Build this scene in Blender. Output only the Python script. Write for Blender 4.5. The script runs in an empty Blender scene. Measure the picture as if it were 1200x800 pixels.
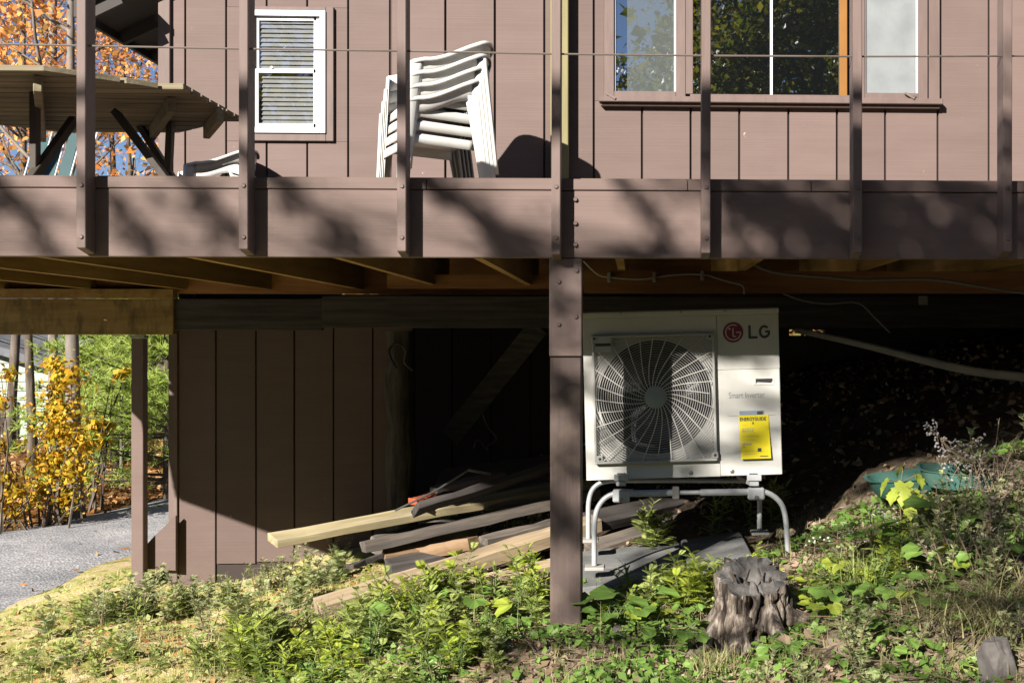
import bpy, bmesh, math, random
import numpy as np
from mathutils import Vector, Matrix, noise as mnoise

S = bpy.context.scene
COL = S.collection
R = math.radians
rnd = random.Random(7)

# ---------------------------------------------------------------- camera
FPX, UC, VC = 1425.0, 806.0, 400.0
TH = math.atan(0.043)
cam = bpy.data.cameras.new('camera')
cam.lens = 36 * FPX / 1200
cam.sensor_width = 36
cam.sensor_fit = 'HORIZONTAL'
cam.shift_x = (600 - UC) / 1200
cam.shift_y = 0
cam.clip_start = 0.1
cam.clip_end = 2000
camo = bpy.data.objects.new('camera', cam)
COL.objects.link(camo)
camo.location = (0, 0, 0)
camo.rotation_euler = (R(90), 0, -TH)
S.camera = camo

# ---------------------------------------------------------------- sky, sun, exposure
ST, SE = 0.58, 0.59            # sun: sideways and downward travel per metre towards the house
SUND = Vector((ST, 1, -SE)).normalized()
w = bpy.data.worlds.new('World')
S.world = w
w.use_nodes = True
nt = w.node_tree
sky = nt.nodes.new('ShaderNodeTexSky')
sky.sky_type = 'NISHITA'
sky.sun_disc = False
sky.sun_elevation = math.atan(SE / math.hypot(1, ST))
sky.sun_rotation = math.atan2(-ST, -1.0)
sky.ozone_density = 3.0
sky.air_density = 0.6
sky.dust_density = 0.15
bg = nt.nodes['Background']
bg.inputs['Strength'].default_value = 0.05
nt.links.new(sky.outputs['Color'], bg.inputs['Color'])
sun = bpy.data.lights.new('sun', 'SUN')
sun.energy = 5.0
sun.angle = R(0.5)
sun.color = (1.0, 0.95, 0.87)
suno = bpy.data.objects.new('sun', sun)
COL.objects.link(suno)
suno.location = (-8, -14, 12)
suno.rotation_euler = SUND.to_track_quat('-Z', 'Y').to_euler()
S.view_settings.view_transform = 'Standard'
S.view_settings.look = 'None'
S.view_settings.gamma = 1
S.view_settings.use_curve_mapping = False
S.view_settings.exposure = 1.25
S.cycles.max_bounces = 8
S.cycles.diffuse_bounces = 1
S.cycles.transparent_max_bounces = 12

# ---------------------------------------------------------------- helpers
_r = Vector((math.cos(TH), -math.sin(TH), 0))
_f = Vector((math.sin(TH), math.cos(TH), 0))
def P(u, v, Y):
    """world point seen at photo pixel (u, v) at distance Y from the camera, square to the house front"""
    d = _r * ((u - UC) / FPX) + _f + Vector((0, 0, 1)) * ((VC - v) / FPX)
    return d * (Y / d.y)
def PX(u, Y): return P(u, 400, Y).x
def PZ(u, v, Y): return P(u, v, Y).z

class MB:
    def __init__(s): s.v = []; s.f = []
    def add(s, vs, fs):
        n = len(s.v)
        s.v += [tuple(x) for x in vs]
        s.f += [tuple(i + n for i in f) for f in fs]
        return s
    def hexa(s, c8):      # bottom 4, top 4 (same order)
        return s.add(c8, [(3,2,1,0),(4,5,6,7),(0,1,5,4),(1,2,6,5),(2,3,7,6),(3,0,4,7)])
    def box(s, x0, x1, y0, y1, z0, z1):
        return s.hexa([(x0,y0,z0),(x1,y0,z0),(x1,y1,z0),(x0,y1,z0),(x0,y0,z1),(x1,y0,z1),(x1,y1,z1),(x0,y1,z1)])
    def bar(s, p, q, w, h, up=(0,0,1)):
        p = Vector(p); q = Vector(q); d = (q - p).normalized()
        a = d.cross(Vector(up))
        if a.length < 1e-4: a = d.cross(Vector((0, 1, 0)))
        a.normalize(); b = a.cross(d).normalized()
        a *= w / 2; b *= h / 2
        return s.hexa([p-a-b, p+a-b, p+a+b, p-a+b, q-a-b, q+a-b, q+a+b, q-a+b])
    def tube(s, pts, r, n=8, cap=True):
        pts = [Vector(p) for p in pts]
        m = len(pts)
        rs = r if isinstance(r, (list, tuple)) else [r] * m
        base = len(s.v); ref = None
        for i, p in enumerate(pts):
            d = (pts[min(i+1, m-1)] - pts[max(i-1, 0)]).normalized()
            if ref is None:
                ref = d.cross(Vector((0, 0, 1)))
                if ref.length < 1e-3: ref = d.cross(Vector((1, 0, 0)))
            ref = (ref - d * ref.dot(d)).normalized()
            b = d.cross(ref)
            for k in range(n):
                t = 2 * math.pi * k / n
                s.v.append(tuple(p + (ref * math.cos(t) + b * math.sin(t)) * rs[i]))
        for i in range(m - 1):
            for k in range(n):
                a = base + i*n + k; c = base + i*n + (k+1) % n
                s.f.append((a, c, c + n, a + n))
        if cap:
            s.f.append(tuple(base + k for k in range(n))[::-1])
            s.f.append(tuple(base + (m-1)*n + k for k in range(n)))
        return s
    def disc(s, c, r, nrm, t=0.004, n=16, dome=0):
        c = Vector(c); nrm = Vector(nrm).normalized()
        a = nrm.cross(Vector((0, 0, 1)))
        if a.length < 1e-3: a = Vector((1, 0, 0))
        a.normalize(); b = nrm.cross(a)
        rings = [(r, 0), (r, t * .6), (r * .72, t)]
        base = len(s.v)
        for rr, h in rings:
            for k in range(n):
                th = 2 * math.pi * k / n
                s.v.append(tuple(c + a * math.cos(th) * rr + b * math.sin(th) * rr + nrm * h))
        for i in range(2):
            for k in range(n):
                p = base + i*n + k; q = base + i*n + (k+1) % n
                s.f.append((p, q, q + n, p + n))
        s.f.append(tuple(base + 2*n + k for k in range(n)))
        return s
    def prism(s, poly, n, depth):     # planar polygon (list of Vectors) pushed along n
        poly = [Vector(p) for p in poly]; n = Vector(n).normalized() * depth
        k = len(poly); b = len(s.v)
        s.v += [tuple(p) for p in poly] + [tuple(p + n) for p in poly]
        s.f.append(tuple(b + i for i in range(k))[::-1]); s.f.append(tuple(b + k + i for i in range(k)))
        for i in range(k):
            j = (i + 1) % k
            s.f.append((b+i, b+j, b+k+j, b+k+i))
        return s
    def strip(s, grid):               # grid of points rows x cols
        r_, c_ = len(grid), len(grid[0]); b = len(s.v)
        for row in grid: s.v += [tuple(p) for p in row]
        for i in range(r_-1):
            for j in range(c_-1):
                s.f.append((b+i*c_+j, b+i*c_+j+1, b+(i+1)*c_+j+1, b+(i+1)*c_+j))
        return s
    def mesh(s, name):
        me = bpy.data.meshes.new(name)
        me.from_pydata(s.v, [], s.f)
        bm = bmesh.new(); bm.from_mesh(me)
        bmesh.ops.recalc_face_normals(bm, faces=bm.faces)
        bm.to_mesh(me); bm.free()
        return me
    def build(s, name, mat, parent=None, smooth=False, bevel=0, solid=0, loc=None, rot=None):
        me = s.mesh(name)
        return link(name, me, mat, parent, smooth, bevel, solid, loc, rot)

def link(name, me, mat, parent=None, smooth=False, bevel=0, solid=0, loc=None, rot=None):
    if mat is not None and not me.materials: me.materials.append(mat)
    o = bpy.data.objects.new(name, me); COL.objects.link(o)
    if smooth:
        me.polygons.foreach_set('use_smooth', [True] * len(me.polygons))
        if smooth != 'all': me.set_sharp_from_angle(angle=R(42))
    if solid:
        m = o.modifiers.new('solid', 'SOLIDIFY'); m.thickness = solid; m.offset = 0
    if bevel:
        m = o.modifiers.new('bevel', 'BEVEL'); m.width = bevel; m.segments = 1; m.limit_method = 'ANGLE'; m.angle_limit = R(40)
    if loc is not None: o.location = loc
    if rot is not None: o.rotation_euler = rot
    if parent is not None:
        o.parent = parent; o.matrix_parent_inverse = wm(parent).inverted()
    return o
def wm(o):
    m = o.matrix_basis
    return wm(o.parent) @ o.matrix_parent_inverse @ m if o.parent else m

def tag(o, label=None, cat=None, group=None, kind=None):
    if label: o['label'] = label
    if cat: o['category'] = cat
    if group: o['group'] = group
    if kind: o['kind'] = kind
    return o
def thing(name, label, cat, loc=(0,0,0), rz=0, group=None):
    o = bpy.data.objects.new(name, None); COL.objects.link(o)
    o.location = tuple(loc); o.rotation_euler = (0, 0, rz); o.empty_display_size = .1
    return tag(o, label, cat, group)
def copy_tree(o, parent=None):
    c = o.copy(); COL.objects.link(c)
    if parent is not None:
        c.parent = parent; c.matrix_parent_inverse = o.matrix_parent_inverse.copy()
    for ch in list(o.children): copy_tree(ch, c)
    return c

# ---------------------------------------------------------------- materials
def nmat(name):
    m = bpy.data.materials.new(name); m.use_nodes = True
    t = m.node_tree; b = t.nodes['Principled BSDF']
    return m, t, b
def N(t, kind, **kw):
    n = t.nodes.new(kind)
    for k, v in kw.items():
        if k in n.inputs: n.inputs[k].default_value = v
        else: setattr(n, k, v)
    return n
def L(t, a, b): t.links.new(a, b)

def coords(t, scale, space='Object'):
    tc = N(t, 'ShaderNodeTexCoord'); mp = N(t, 'ShaderNodeMapping')
    mp.inputs['Scale'].default_value = scale
    L(t, tc.outputs[space], mp.inputs['Vector'])
    return mp.outputs['Vector']

KA = .78
def ramp(t, fac, stops):
    stops = [(p, tuple(x * KA for x in c)) for p, c in stops]
    r = N(t, 'ShaderNodeValToRGB')
    e = r.color_ramp.elements
    while len(e) > 1: e.remove(e[-1])
    e[0].position = stops[0][0]; e[0].color = (*stops[0][1], 1)
    for p, c in stops[1:]:
        k = e.new(p); k.color = (*c, 1)
    L(t, fac, r.inputs['Fac'])
    return r.outputs['Color']

def surface(name, cols, scale=(3,3,3), detail=6, rough=.7, bump=.2, bscale=None, bdist=.004, blotch=.0, blotch_col=(0,0,0), bl_scale=(1.3,1.3,1.3), fleck=None, metallic=0, spec=.4, rand=.12, rpos=None):
    """cols: list of colours low->high across stretched noise; blotch: share of a second colour in large patches"""
    m, t, b = nmat(name)
    n1 = N(t, 'ShaderNodeTexNoise', Scale=1.0, Detail=detail, Roughness=.6)
    L(t, coords(t, scale), n1.inputs['Vector'])
    lo, hi = rpos or (.3, .7)
    c = ramp(t, n1.outputs['Fac'], [(lo + (hi - lo) * i / max(1, len(cols)-1), k) for i, k in enumerate(cols)])
    if blotch:
        n2 = N(t, 'ShaderNodeTexNoise', Scale=1.0, Detail=4, Roughness=.65)
        L(t, coords(t, bl_scale), n2.inputs['Vector'])
        rr = N(t, 'ShaderNodeMapRange'); rr.inputs['From Min'].default_value = .5; rr.inputs['From Max'].default_value = .72; rr.inputs['To Max'].default_value = blotch
        L(t, n2.outputs['Fac'], rr.inputs['Value'])
        mx = N(t, 'ShaderNodeMix', data_type='RGBA')
        L(t, rr.outputs['Result'], mx.inputs['Factor']); L(t, c, mx.inputs['A']); mx.inputs['B'].default_value = (*blotch_col, 1)
        c = mx.outputs['Result']
    if fleck:
        fs, fth, fc = fleck
        n3 = N(t, 'ShaderNodeTexNoise', Scale=1.0, Detail=3, Roughness=.6)
        L(t, coords(t, fs), n3.inputs['Vector'])
        rr = N(t, 'ShaderNodeMapRange'); rr.inputs['From Min'].default_value = fth; rr.inputs['From Max'].default_value = fth + .03
        L(t, n3.outputs['Fac'], rr.inputs['Value'])
        mx = N(t, 'ShaderNodeMix', data_type='RGBA')
        L(t, rr.outputs['Result'], mx.inputs['Factor']); L(t, c, mx.inputs['A']); mx.inputs['B'].default_value = (*fc, 1)
        c = mx.outputs['Result']
    if rand:
        oi = N(t, 'ShaderNodeObjectInfo'); rr = N(t, 'ShaderNodeMapRange')
        rr.inputs['To Min'].default_value = 1 - rand; rr.inputs['To Max'].default_value = 1 + rand
        L(t, oi.outputs['Random'], rr.inputs['Value'])
        hs = N(t, 'ShaderNodeHueSaturation'); L(t, c, hs.inputs['Color']); L(t, rr.outputs['Result'], hs.inputs['Value'])
        c = hs.outputs['Color']
    L(t, c, b.inputs['Base Color'])
    b.inputs['Roughness'].default_value = rough
    b.inputs['Metallic'].default_value = metallic
    b.inputs['Specular IOR Level'].default_value = spec
    if bump:
        nb = N(t, 'ShaderNodeTexNoise', Scale=1.0, Detail=5, Roughness=.6)
        L(t, coords(t, bscale or scale), nb.inputs['Vector'])
        bp = N(t, 'ShaderNodeBump', Strength=bump, Distance=bdist)
        L(t, nb.outputs['Fac'], bp.inputs['Height']); L(t, bp.outputs['Normal'], b.inputs['Normal'])
    return m

def flat(name, col, rough=.5, metallic=0, spec=.5):
    m, t, b = nmat(name)
    n1 = N(t, 'ShaderNodeTexNoise', Scale=9.0, Detail=4)
    L(t, coords(t, (1,1,1)), n1.inputs['Vector'])
    c = ramp(t, n1.outputs['Fac'], [(.3, tuple(x * .9 for x in col)), (.7, tuple(min(1, x * 1.06) for x in col))])
    L(t, c, b.inputs['Base Color'])
    b.inputs['Roughness'].default_value = rough; b.inputs['Metallic'].default_value = metallic
    b.inputs['Specular IOR Level'].default_value = spec
    return m

def leafmat(name, cols, trans=.35, rough=.5, gloss=.25, patch=1.2):
    m, t, b = nmat(name)
    g = N(t, 'ShaderNodeNewGeometry')
    n2 = N(t, 'ShaderNodeTexNoise', Scale=patch, Detail=3)
    L(t, g.outputs['Position'], n2.inputs['Vector'])
    ad = N(t, 'ShaderNodeMath', operation='MULTIPLY_ADD'); ad.inputs[1].default_value = .65
    L(t, g.outputs['Random Per Island'], ad.inputs[0])
    sc = N(t, 'ShaderNodeMath', operation='MULTIPLY'); sc.inputs[1].default_value = .35
    L(t, n2.outputs['Fac'], sc.inputs[0]); L(t, sc.outputs[0], ad.inputs[2])
    c = ramp(t, ad.outputs[0], [(.1 + .8 * i / max(1, len(cols)-1), tuple(min(1.1, q * 1.25) for q in k)) for i, k in enumerate(cols)])
    L(t, c, b.inputs['Base Color'])
    b.inputs['Roughness'].default_value = rough; b.inputs['Specular IOR Level'].default_value = gloss
    tr = N(t, 'ShaderNodeBsdfTranslucent'); L(t, c, tr.inputs['Color'])
    mx = N(t, 'ShaderNodeMixShader', Fac=trans)
    out = t.nodes['Material Output']
    L(t, b.outputs[0], mx.inputs[1]); L(t, tr.outputs[0], mx.inputs[2]); L(t, mx.outputs[0], out.inputs['Surface'])
    return m

BR = [(.196,.136,.117), (.226,.157,.136), (.252,.177,.153)]
def br(k): return [tuple(x * k for x in c) for c in BR]
def br2(k): return [(.216*k,.147*k,.126*k), (.233*k,.160*k,.138*k), (.248*k,.172*k,.149*k)]
M = {}
M['siding'] = surface('painted_siding', br2(.77), (2,2,9), rough=.75, bump=.55, bscale=(.7,.7,110), bdist=.003, blotch=.35, blotch_col=(.15,.108,.096), bl_scale=(3.2,3.2,.7), fleck=((24,24,17), .76, (.5,.42,.38)), rand=.10)
M['fascia'] = surface('painted_fascia', br2(.83), (.8,4,22), rough=.7, bump=.4, bscale=(.8,6,120), bdist=.0025, blotch=.2, blotch_col=(.19,.13,.115), fleck=((7,22,46), .74, (.10,.07,.06)), rand=.05)
M['railpost'] = surface('painted_post', br(.84), (25,25,3), rough=.65, bump=.35, bscale=(70,70,3), bdist=.003, blotch=.3, blotch_col=(.17,.125,.115), bl_scale=(6,6,3), rand=.06)
M['post'] = surface('weathered_post', [tuple(x*.5 for x in c) for c in BR], (30,30,2.5), rough=.75, bump=.5, bscale=(60,60,2), bdist=.004, blotch=.35, blotch_col=(.24,.18,.13), bl_scale=(6,6,5), fleck=((30,30,24), .72, (.36,.29,.2)), rand=.05)
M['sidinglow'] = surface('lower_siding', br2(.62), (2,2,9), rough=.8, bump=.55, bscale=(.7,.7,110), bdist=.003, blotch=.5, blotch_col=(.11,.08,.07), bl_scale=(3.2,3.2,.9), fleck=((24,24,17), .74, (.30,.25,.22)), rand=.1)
M['trim'] = surface('painted_trim', br(.80), (20,20,4), rough=.65, bump=.25, bscale=(60,60,5), bdist=.002, rand=.04)
M['olive'] = surface('olive_post', [(.22,.19,.085),(.30,.26,.12)], (20,20,2), rough=.7, bump=.3, rand=0)
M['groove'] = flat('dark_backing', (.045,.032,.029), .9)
M['joist'] = surface('old_deck_lumber', [(.30,.165,.05),(.44,.26,.08),(.54,.34,.12)], (14,1.2,14), rough=.85, bump=.3, bscale=(40,2,40), rand=.18)
M['beam'] = surface('yellowed_beam', [(.22,.14,.045),(.36,.23,.08),(.45,.31,.12)], (1.4,12,12), rough=.8, bump=.35, bscale=(2,40,40), blotch=.85, blotch_col=(.04,.03,.02), bl_scale=(9,9,3), rand=.06)
M['redbeam'] = surface('reddish_rim', [(.22,.09,.03),(.38,.17,.06),(.46,.23,.09)], (1.4,12,14), rough=.8, bump=.3, rand=.12)
M['deckboard'] = surface('deck_plank', [(.16,.11,.075),(.25,.18,.13)], (1.5,20,20), rough=.85, bump=.3, rand=.2)
M['table'] = surface('mossy_grey_plank', [(.15,.125,.075),(.25,.21,.135),(.36,.31,.21)], (1.6,30,30), rough=.85, bump=.4, bscale=(2,60,60), blotch=.4, blotch_col=(.12,.105,.05), rand=.18)
M['tableleg'] = surface('dark_stained_leg', [(.045,.035,.028),(.08,.062,.05)], (12,12,3), rough=.7, bump=.3)
M['bolt'] = flat('painted_bolt', (.17,.12,.105), .45, .2)
M['steel'] = flat('dull_steel', (.42,.41,.39), .4, .8)
M['cable'] = flat('rail_cable', (.20,.16,.14), .5, .3)
M['white'] = flat('white_plastic', (.78,.76,.71), .35)
M['vinyl'] = flat('white_vinyl', (.82,.82,.84), .35)
M['ac'] = surface('warm_white_metal', [(.64,.62,.575),(.68,.66,.615),(.70,.68,.635)], (4,4,2), rough=.42, bump=0, blotch=.22, blotch_col=(.40,.37,.31), bl_scale=(7,7,3), fleck=((60,60,60), .74, (.36,.33,.28)), rand=0)
M['acgrey'] = flat('grille_plastic', (.44,.43,.41), .45)
M['achub'] = flat('hub_plastic', (.33,.37,.36), .5)
M['acdark'] = flat('dark_fan_plastic', (.03,.03,.034), .5)
M['acblade'] = flat('grey_fan_blade', (.085,.085,.09), .45)
M['ink'] = flat('dark_print', (.06,.062,.065), .5)
M['inkgrey'] = flat('grey_print', (.30,.31,.31), .5)
M['crimson'] = flat('crimson_badge', (.24,.012,.05), .4)
M['badgewhite'] = flat('badge_line', (.62,.56,.56), .4)
M['yellow'] = flat('yellow_paper', (.88,.72,.0), .6)
M['bluepaper'] = flat('pale_blue_strip', (.30,.36,.46), .6)
M['galv'] = surface('galvanised_tube', [(.44,.45,.46),(.58,.59,.60)], (20,20,20), rough=.42, bump=.05, metallic=.25, rand=.03)
M['slab'] = surface('dark_paver', [(.13,.13,.13),(.20,.20,.195),(.28,.27,.25)], (6,6,6), rough=.9, bump=.3, bscale=(60,60,60), bdist=.003, rand=.03)
M['pad'] = flat('pale_pad', (.40,.38,.34), .8)
M['pvc'] = surface('dusty_pvc', [(.42,.39,.33),(.58,.55,.48)], (6,6,6), rough=.6, bump=.05, rand=0)
M['wirew'] = flat('white_wire', (.55,.53,.48), .5)
M['conduit'] = flat('dusty_conduit', (.22,.21,.19), .6)
M['teal'] = surface('faded_teal_plastic', [(.035,.105,.085),(.055,.155,.125),(.11,.22,.18)], (5,5,5), rough=.55, bump=.1, blotch=.5, blotch_col=(.09,.09,.07), bl_scale=(9,9,9), rand=0)
def lumber(name, cols, **k):
    return surface(name, cols, (1.6,26,26), rough=k.pop('rough', .85), bump=.45, bscale=(2.2,60,60), bdist=.003, rand=.1, **k)
M['freshwood'] = lumber('fresh_pine', [(.30,.24,.12),(.44,.36,.20),(.58,.50,.31)], blotch=.5, blotch_col=(.2,.17,.12), bl_scale=(2,9,9))
M['tanwood'] = lumber('tan_pine', [(.28,.20,.12),(.42,.31,.19),(.55,.43,.29)], blotch=.5, blotch_col=(.2,.16,.11), bl_scale=(2,9,9))
M['greywood'] = lumber('grey_lumber', [(.07,.06,.052),(.15,.125,.105),(.27,.22,.17)], blotch=.6, blotch_col=(.06,.05,.045), bl_scale=(2,9,9))
M['darkwood'] = lumber('dark_lumber', [(.035,.032,.03),(.07,.06,.055),(.11,.095,.085)])
M['brownwood'] = lumber('brown_lumber', [(.14,.08,.04),(.24,.15,.08),(.33,.22,.13)])
M['sheet'] = flat('dark_sheet', (.05,.05,.05), .6)
M['orange'] = flat('orange_paint', (.45,.10,.04), .6)
M['logbark'] = surface('old_log', [(.025,.02,.018),(.07,.06,.05),(.13,.11,.09)], (18,18,3), rough=.9, bump=.8, bscale=(35,35,4), bdist=.012, rand=0)
M['stump'] = surface('rotten_stump', [(.02,.014,.012),(.085,.065,.052),(.23,.18,.14),(.50,.43,.36)], (34,34,7), detail=9, rough=.95, bump=1, bscale=(70,70,14), bdist=.014, blotch=.85, blotch_col=(.018,.012,.010), bl_scale=(17,17,5), rand=0, rpos=(.34,.66))
M['stumptop'] = surface('grey_cut_top', [(.035,.032,.03),(.10,.092,.085),(.21,.195,.18)], (14,14,14), rough=.95, bump=.8, bscale=(40,40,40), bdist=.008, rand=0)
M['rock'] = surface('grey_rock', [(.07,.062,.056),(.13,.115,.105),(.21,.19,.17)], (9,9,9), rough=.95, bump=.6, bscale=(40,40,40), bdist=.006)
M['sandrock'] = surface('sandy_rock', [(.30,.25,.16),(.44,.37,.25),(.54,.47,.34)], (9,9,9), rough=.95, bump=.6, bscale=(40,40,40), bdist=.006)
M['bark'] = surface('bark', [(.06,.045,.035),(.14,.11,.085),(.22,.185,.15)], (12,12,3), rough=.95, bump=.7, bscale=(25,25,4), bdist=.015)
M['palebark'] = surface('pale_bark', [(.15,.125,.10),(.23,.195,.165),(.32,.28,.24)], (9,9,3), rough=.9, bump=.4, bscale=(25,25,4), bdist=.008)
M['stem'] = flat('green_stem', (.14,.17,.05), .6)
M['drystem'] = flat('dry_stem', (.24,.17,.10), .8)
M['roofing'] = surface('grey_shingle', [(.11,.115,.125),(.20,.21,.23)], (5,5,5), rough=.9, bump=.4, rand=.1)
M['sage'] = flat('sage_siding', (.42,.48,.40), .7)
M['soffit'] = flat('dark_soffit', (.06,.05,.046), .8)
M['soil'] = surface('dark_soil', [(.03,.022,.016),(.07,.05,.036)], (8,8,8), rough=1, bump=.6)
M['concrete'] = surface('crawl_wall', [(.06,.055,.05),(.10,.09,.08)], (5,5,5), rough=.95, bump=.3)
M['amber'] = flat('amber_wood', (.30,.13,.02), .5)

M['weedA'] = leafmat('fresh_weed_green', [(.15,.21,.04),(.26,.33,.075),(.38,.43,.13),(.48,.50,.21)], .36)
M['weedB'] = leafmat('deep_weed_green', [(.08,.14,.035),(.14,.22,.05),(.23,.32,.09)], .3)
M['weedC'] = leafmat('grey_green_weed', [(.19,.24,.09),(.31,.35,.15),(.46,.47,.25)], .28)
M['lime'] = leafmat('lime_leaf', [(.24,.33,.03),(.38,.46,.06),(.52,.54,.09)], .42)
M['broad'] = leafmat('broad_leaf', [(.10,.19,.035),(.17,.29,.055),(.27,.40,.09)], .33, gloss=.4)
M['dead'] = leafmat('dead_grey_weed', [(.15,.12,.085),(.24,.20,.15),(.34,.30,.24)], .15)
M['grass'] = leafmat('straw_grass', [(.28,.34,.07),(.50,.50,.13),(.68,.58,.25),(.74,.62,.38)], .35)
M['tuft'] = leafmat('dry_tuft_grass', [(.18,.20,.06),(.36,.32,.15),(.54,.45,.27)], .3)
M['litter'] = leafmat('fallen_leaf', [(.08,.05,.03),(.22,.15,.09),(.38,.27,.18),(.52,.42,.32)], .1)
M['litterO'] = leafmat('orange_fallen_leaf', [(.16,.07,.025),(.32,.15,.05),(.42,.23,.09),(.40,.28,.16)], .15)
M['maple'] = leafmat('orange_maple_leaf', [(.50,.15,.045),(.78,.30,.08),(.85,.42,.12),(.88,.55,.16)], .42, patch=.4)
M['gold'] = leafmat('golden_leaf', [(.36,.36,.05),(.60,.44,.03),(.66,.38,.03),(.62,.27,.03)], .4, patch=2.2)
M['pine'] = leafmat('pine_needle', [(.16,.25,.04),(.30,.41,.07),(.44,.54,.12),(.56,.60,.2)], .4, patch=.8)
M['oak'] = leafmat('yellow_green_leaf', [(.05,.075,.008),(.12,.14,.012),(.22,.21,.018),(.36,.29,.03)], .45, patch=.5)
M['flower'] = flat('white_floret', (.50,.49,.44), .7)
M['frost'] = flat('seed_head', (.42,.38,.36), .8)

def glassmat(name, refl, body, dark=(.006,.007,.008)):
    m, t, b = nmat(name)
    g = N(t, 'ShaderNodeBsdfGlossy', Roughness=.008); g.inputs['Color'].default_value = (.95, .97, 1, 1)
    nz = N(t, 'ShaderNodeTexNoise', Scale=1.6, Detail=1); L(t, coords(t, (1,1,1)), nz.inputs['Vector'])
    bp = N(t, 'ShaderNodeBump', Strength=.02, Distance=.01); L(t, nz.outputs['Fac'], bp.inputs['Height']); L(t, bp.outputs['Normal'], g.inputs['Normal'])
    if body == 'clear': d = N(t, 'ShaderNodeBsdfTransparent')
    else:
        d = N(t, 'ShaderNodeBsdfDiffuse'); d.inputs['Color'].default_value = (*dark, 1)
    mx = N(t, 'ShaderNodeMixShader', Fac=refl)
    L(t, d.outputs[0], mx.inputs[1]); L(t, g.outputs[0], mx.inputs[2]); L(t, mx.outputs[0], t.nodes['Material Output'].inputs['Surface'])
    return m
M['glass'] = glassmat('dark_window_glass', .40, 'dark')
M['glassclear'] = glassmat('clear_window_glass', .07, 'clear')
m_, t_, b_ = nmat('insect_screen')
d_ = N(t_, 'ShaderNodeBsdfDiffuse'); d_.inputs['Color'].default_value = (.26, .29, .28, 1)
tr_ = N(t_, 'ShaderNodeBsdfTransparent'); mx_ = N(t_, 'ShaderNodeMixShader', Fac=.13)
L(t_, tr_.outputs[0], mx_.inputs[1]); L(t_, d_.outputs[0], mx_.inputs[2]); L(t_, mx_.outputs[0], t_.nodes['Material Output'].inputs['Surface'])
M['screen'] = m_
M['curtain'] = surface('pale_curtain', [(.22,.235,.24),(.30,.315,.32)], (5,5,5), rough=.9, bump=.2, rand=0)

# ---------------------------------------------------------------- terrain
CTRL = np.array([(-.3,5.1,-1.22),(.5,4.9,-1.22),(0,5.95,-1.17),(.7,6,-1.11),(1.68,5.5,-.66),(1.1,3.6,-1.05),(1.43,8,-.55),(2.5,6,-.38),(3,9,-.05),(3,4,-.65),
 (-1.2,5.2,-1.36),(-1.4,7,-1.46),(-2.2,6,-1.6),(-3.25,6.2,-1.78),(-3.45,9.1,-1.9),(-3.8,9.4,-1.76),(-4.6,8.8,-1.95),(-4.0,8.2,-1.93),(-4.2,10,-1.93),(-5.5,11,-1.95),(-6.6,12.6,-1.93),(-5.9,15,-1.9),(-4.5,11,-1.95),
 (-1.5,9,-1.5),(-2.75,9.3,-1.74),(-2.1,9.2,-1.6),(-2.6,7.9,-1.72),(0,8.2,-.95),(0,11,-.65),(-3,13,-1.85),(-7,20,-1.75),(-12,20,-1.7),(-12,12,-1.9),(-9,8,-1.97),(0,3,-1.42),(0,0,-1.75),(-3,3,-1.93),(-1.2,3.6,-1.62),(2,1,-1.4),(-8,2,-2.05),(4,12,0),(-1.5,14,-1.3),
 (-15,0,-2.1),(15,5,-.3),(12,20,-.6),(-20,30,-1.9),(0,30,-1.7),(20,40,-1.6),(0,-15,-2.0),(-20,-20,-2.1),(20,-15,-1.8)], float)
def _tps(d): return np.where(d > 1e-9, d * d * np.log(np.maximum(d, 1e-9)), 0)
_n = len(CTRL); _K = _tps(np.hypot(CTRL[:,None,0]-CTRL[None,:,0], CTRL[:,None,1]-CTRL[None,:,1])) + np.eye(_n) * .02
_Pm = np.c_[np.ones(_n), CTRL[:, :2]]
_A = np.block([[_K, _Pm], [_Pm.T, np.zeros((3, 3))]])
_W = np.linalg.solve(_A, np.r_[CTRL[:, 2], 0, 0, 0])
def gnp(x, y):
    x = np.asarray(x, float); y = np.asarray(y, float); out = np.zeros(x.shape)
    xf, yf = x.ravel(), y.ravel(); o = np.zeros(xf.shape)
    for s in range(0, len(xf), 20000):
        d = np.hypot(xf[s:s+20000, None] - CTRL[None, :, 0], yf[s:s+20000, None] - CTRL[None, :, 1])
        o[s:s+20000] = _tps(d) @ _W[:_n] + _W[_n] + _W[_n+1] * xf[s:s+20000] + _W[_n+2] * yf[s:s+20000]
    far = np.clip((np.hypot(xf, yf - 5) - 18) / 14, 0, 1)
    o = o * (1 - far) - 1.85 * far
    return o.reshape(x.shape)
def road_r(y): return np.interp(y, [0, 5, 8.7, 10.9, 12.5, 15, 20, 28], [-7, -5.3, -4.56, -4.78, -4.45, -3.4, -1.5, 2])
def road_l(y): return np.interp(y, [0, 5, 9, 12.5, 15, 20, 28], [-11, -9.5, -8, -6.6, -5.75, -4, -1])
def road_x(y): return (road_l(y) + road_r(y)) / 2
def road_w(y): return (road_r(y) - road_l(y)) / 2
def rough_at(x, y):
    a = np.clip((np.abs(np.asarray(x) - road_x(y)) - road_w(y) + .07) / .5, 0, 1)
    return a
def vnoise(x, y, s, seed):
    """cheap value noise"""
    x = np.asarray(x) * s + seed * 17.3; y = np.asarray(y) * s + seed * 9.1
    xi = np.floor(x); yi = np.floor(y); fx = x - xi; fy = y - yi
    fx = fx*fx*(3-2*fx); fy = fy*fy*(3-2*fy)
    def h(a, b): 
        v = np.sin(a * 127.1 + b * 311.7 + seed * 74.7) * 43758.5453
        return v - np.floor(v)
    return (h(xi,yi)*(1-fx)+h(xi+1,yi)*fx)*(1-fy) + (h(xi,yi+1)*(1-fx)+h(xi+1,yi+1)*fx)*fy
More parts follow.
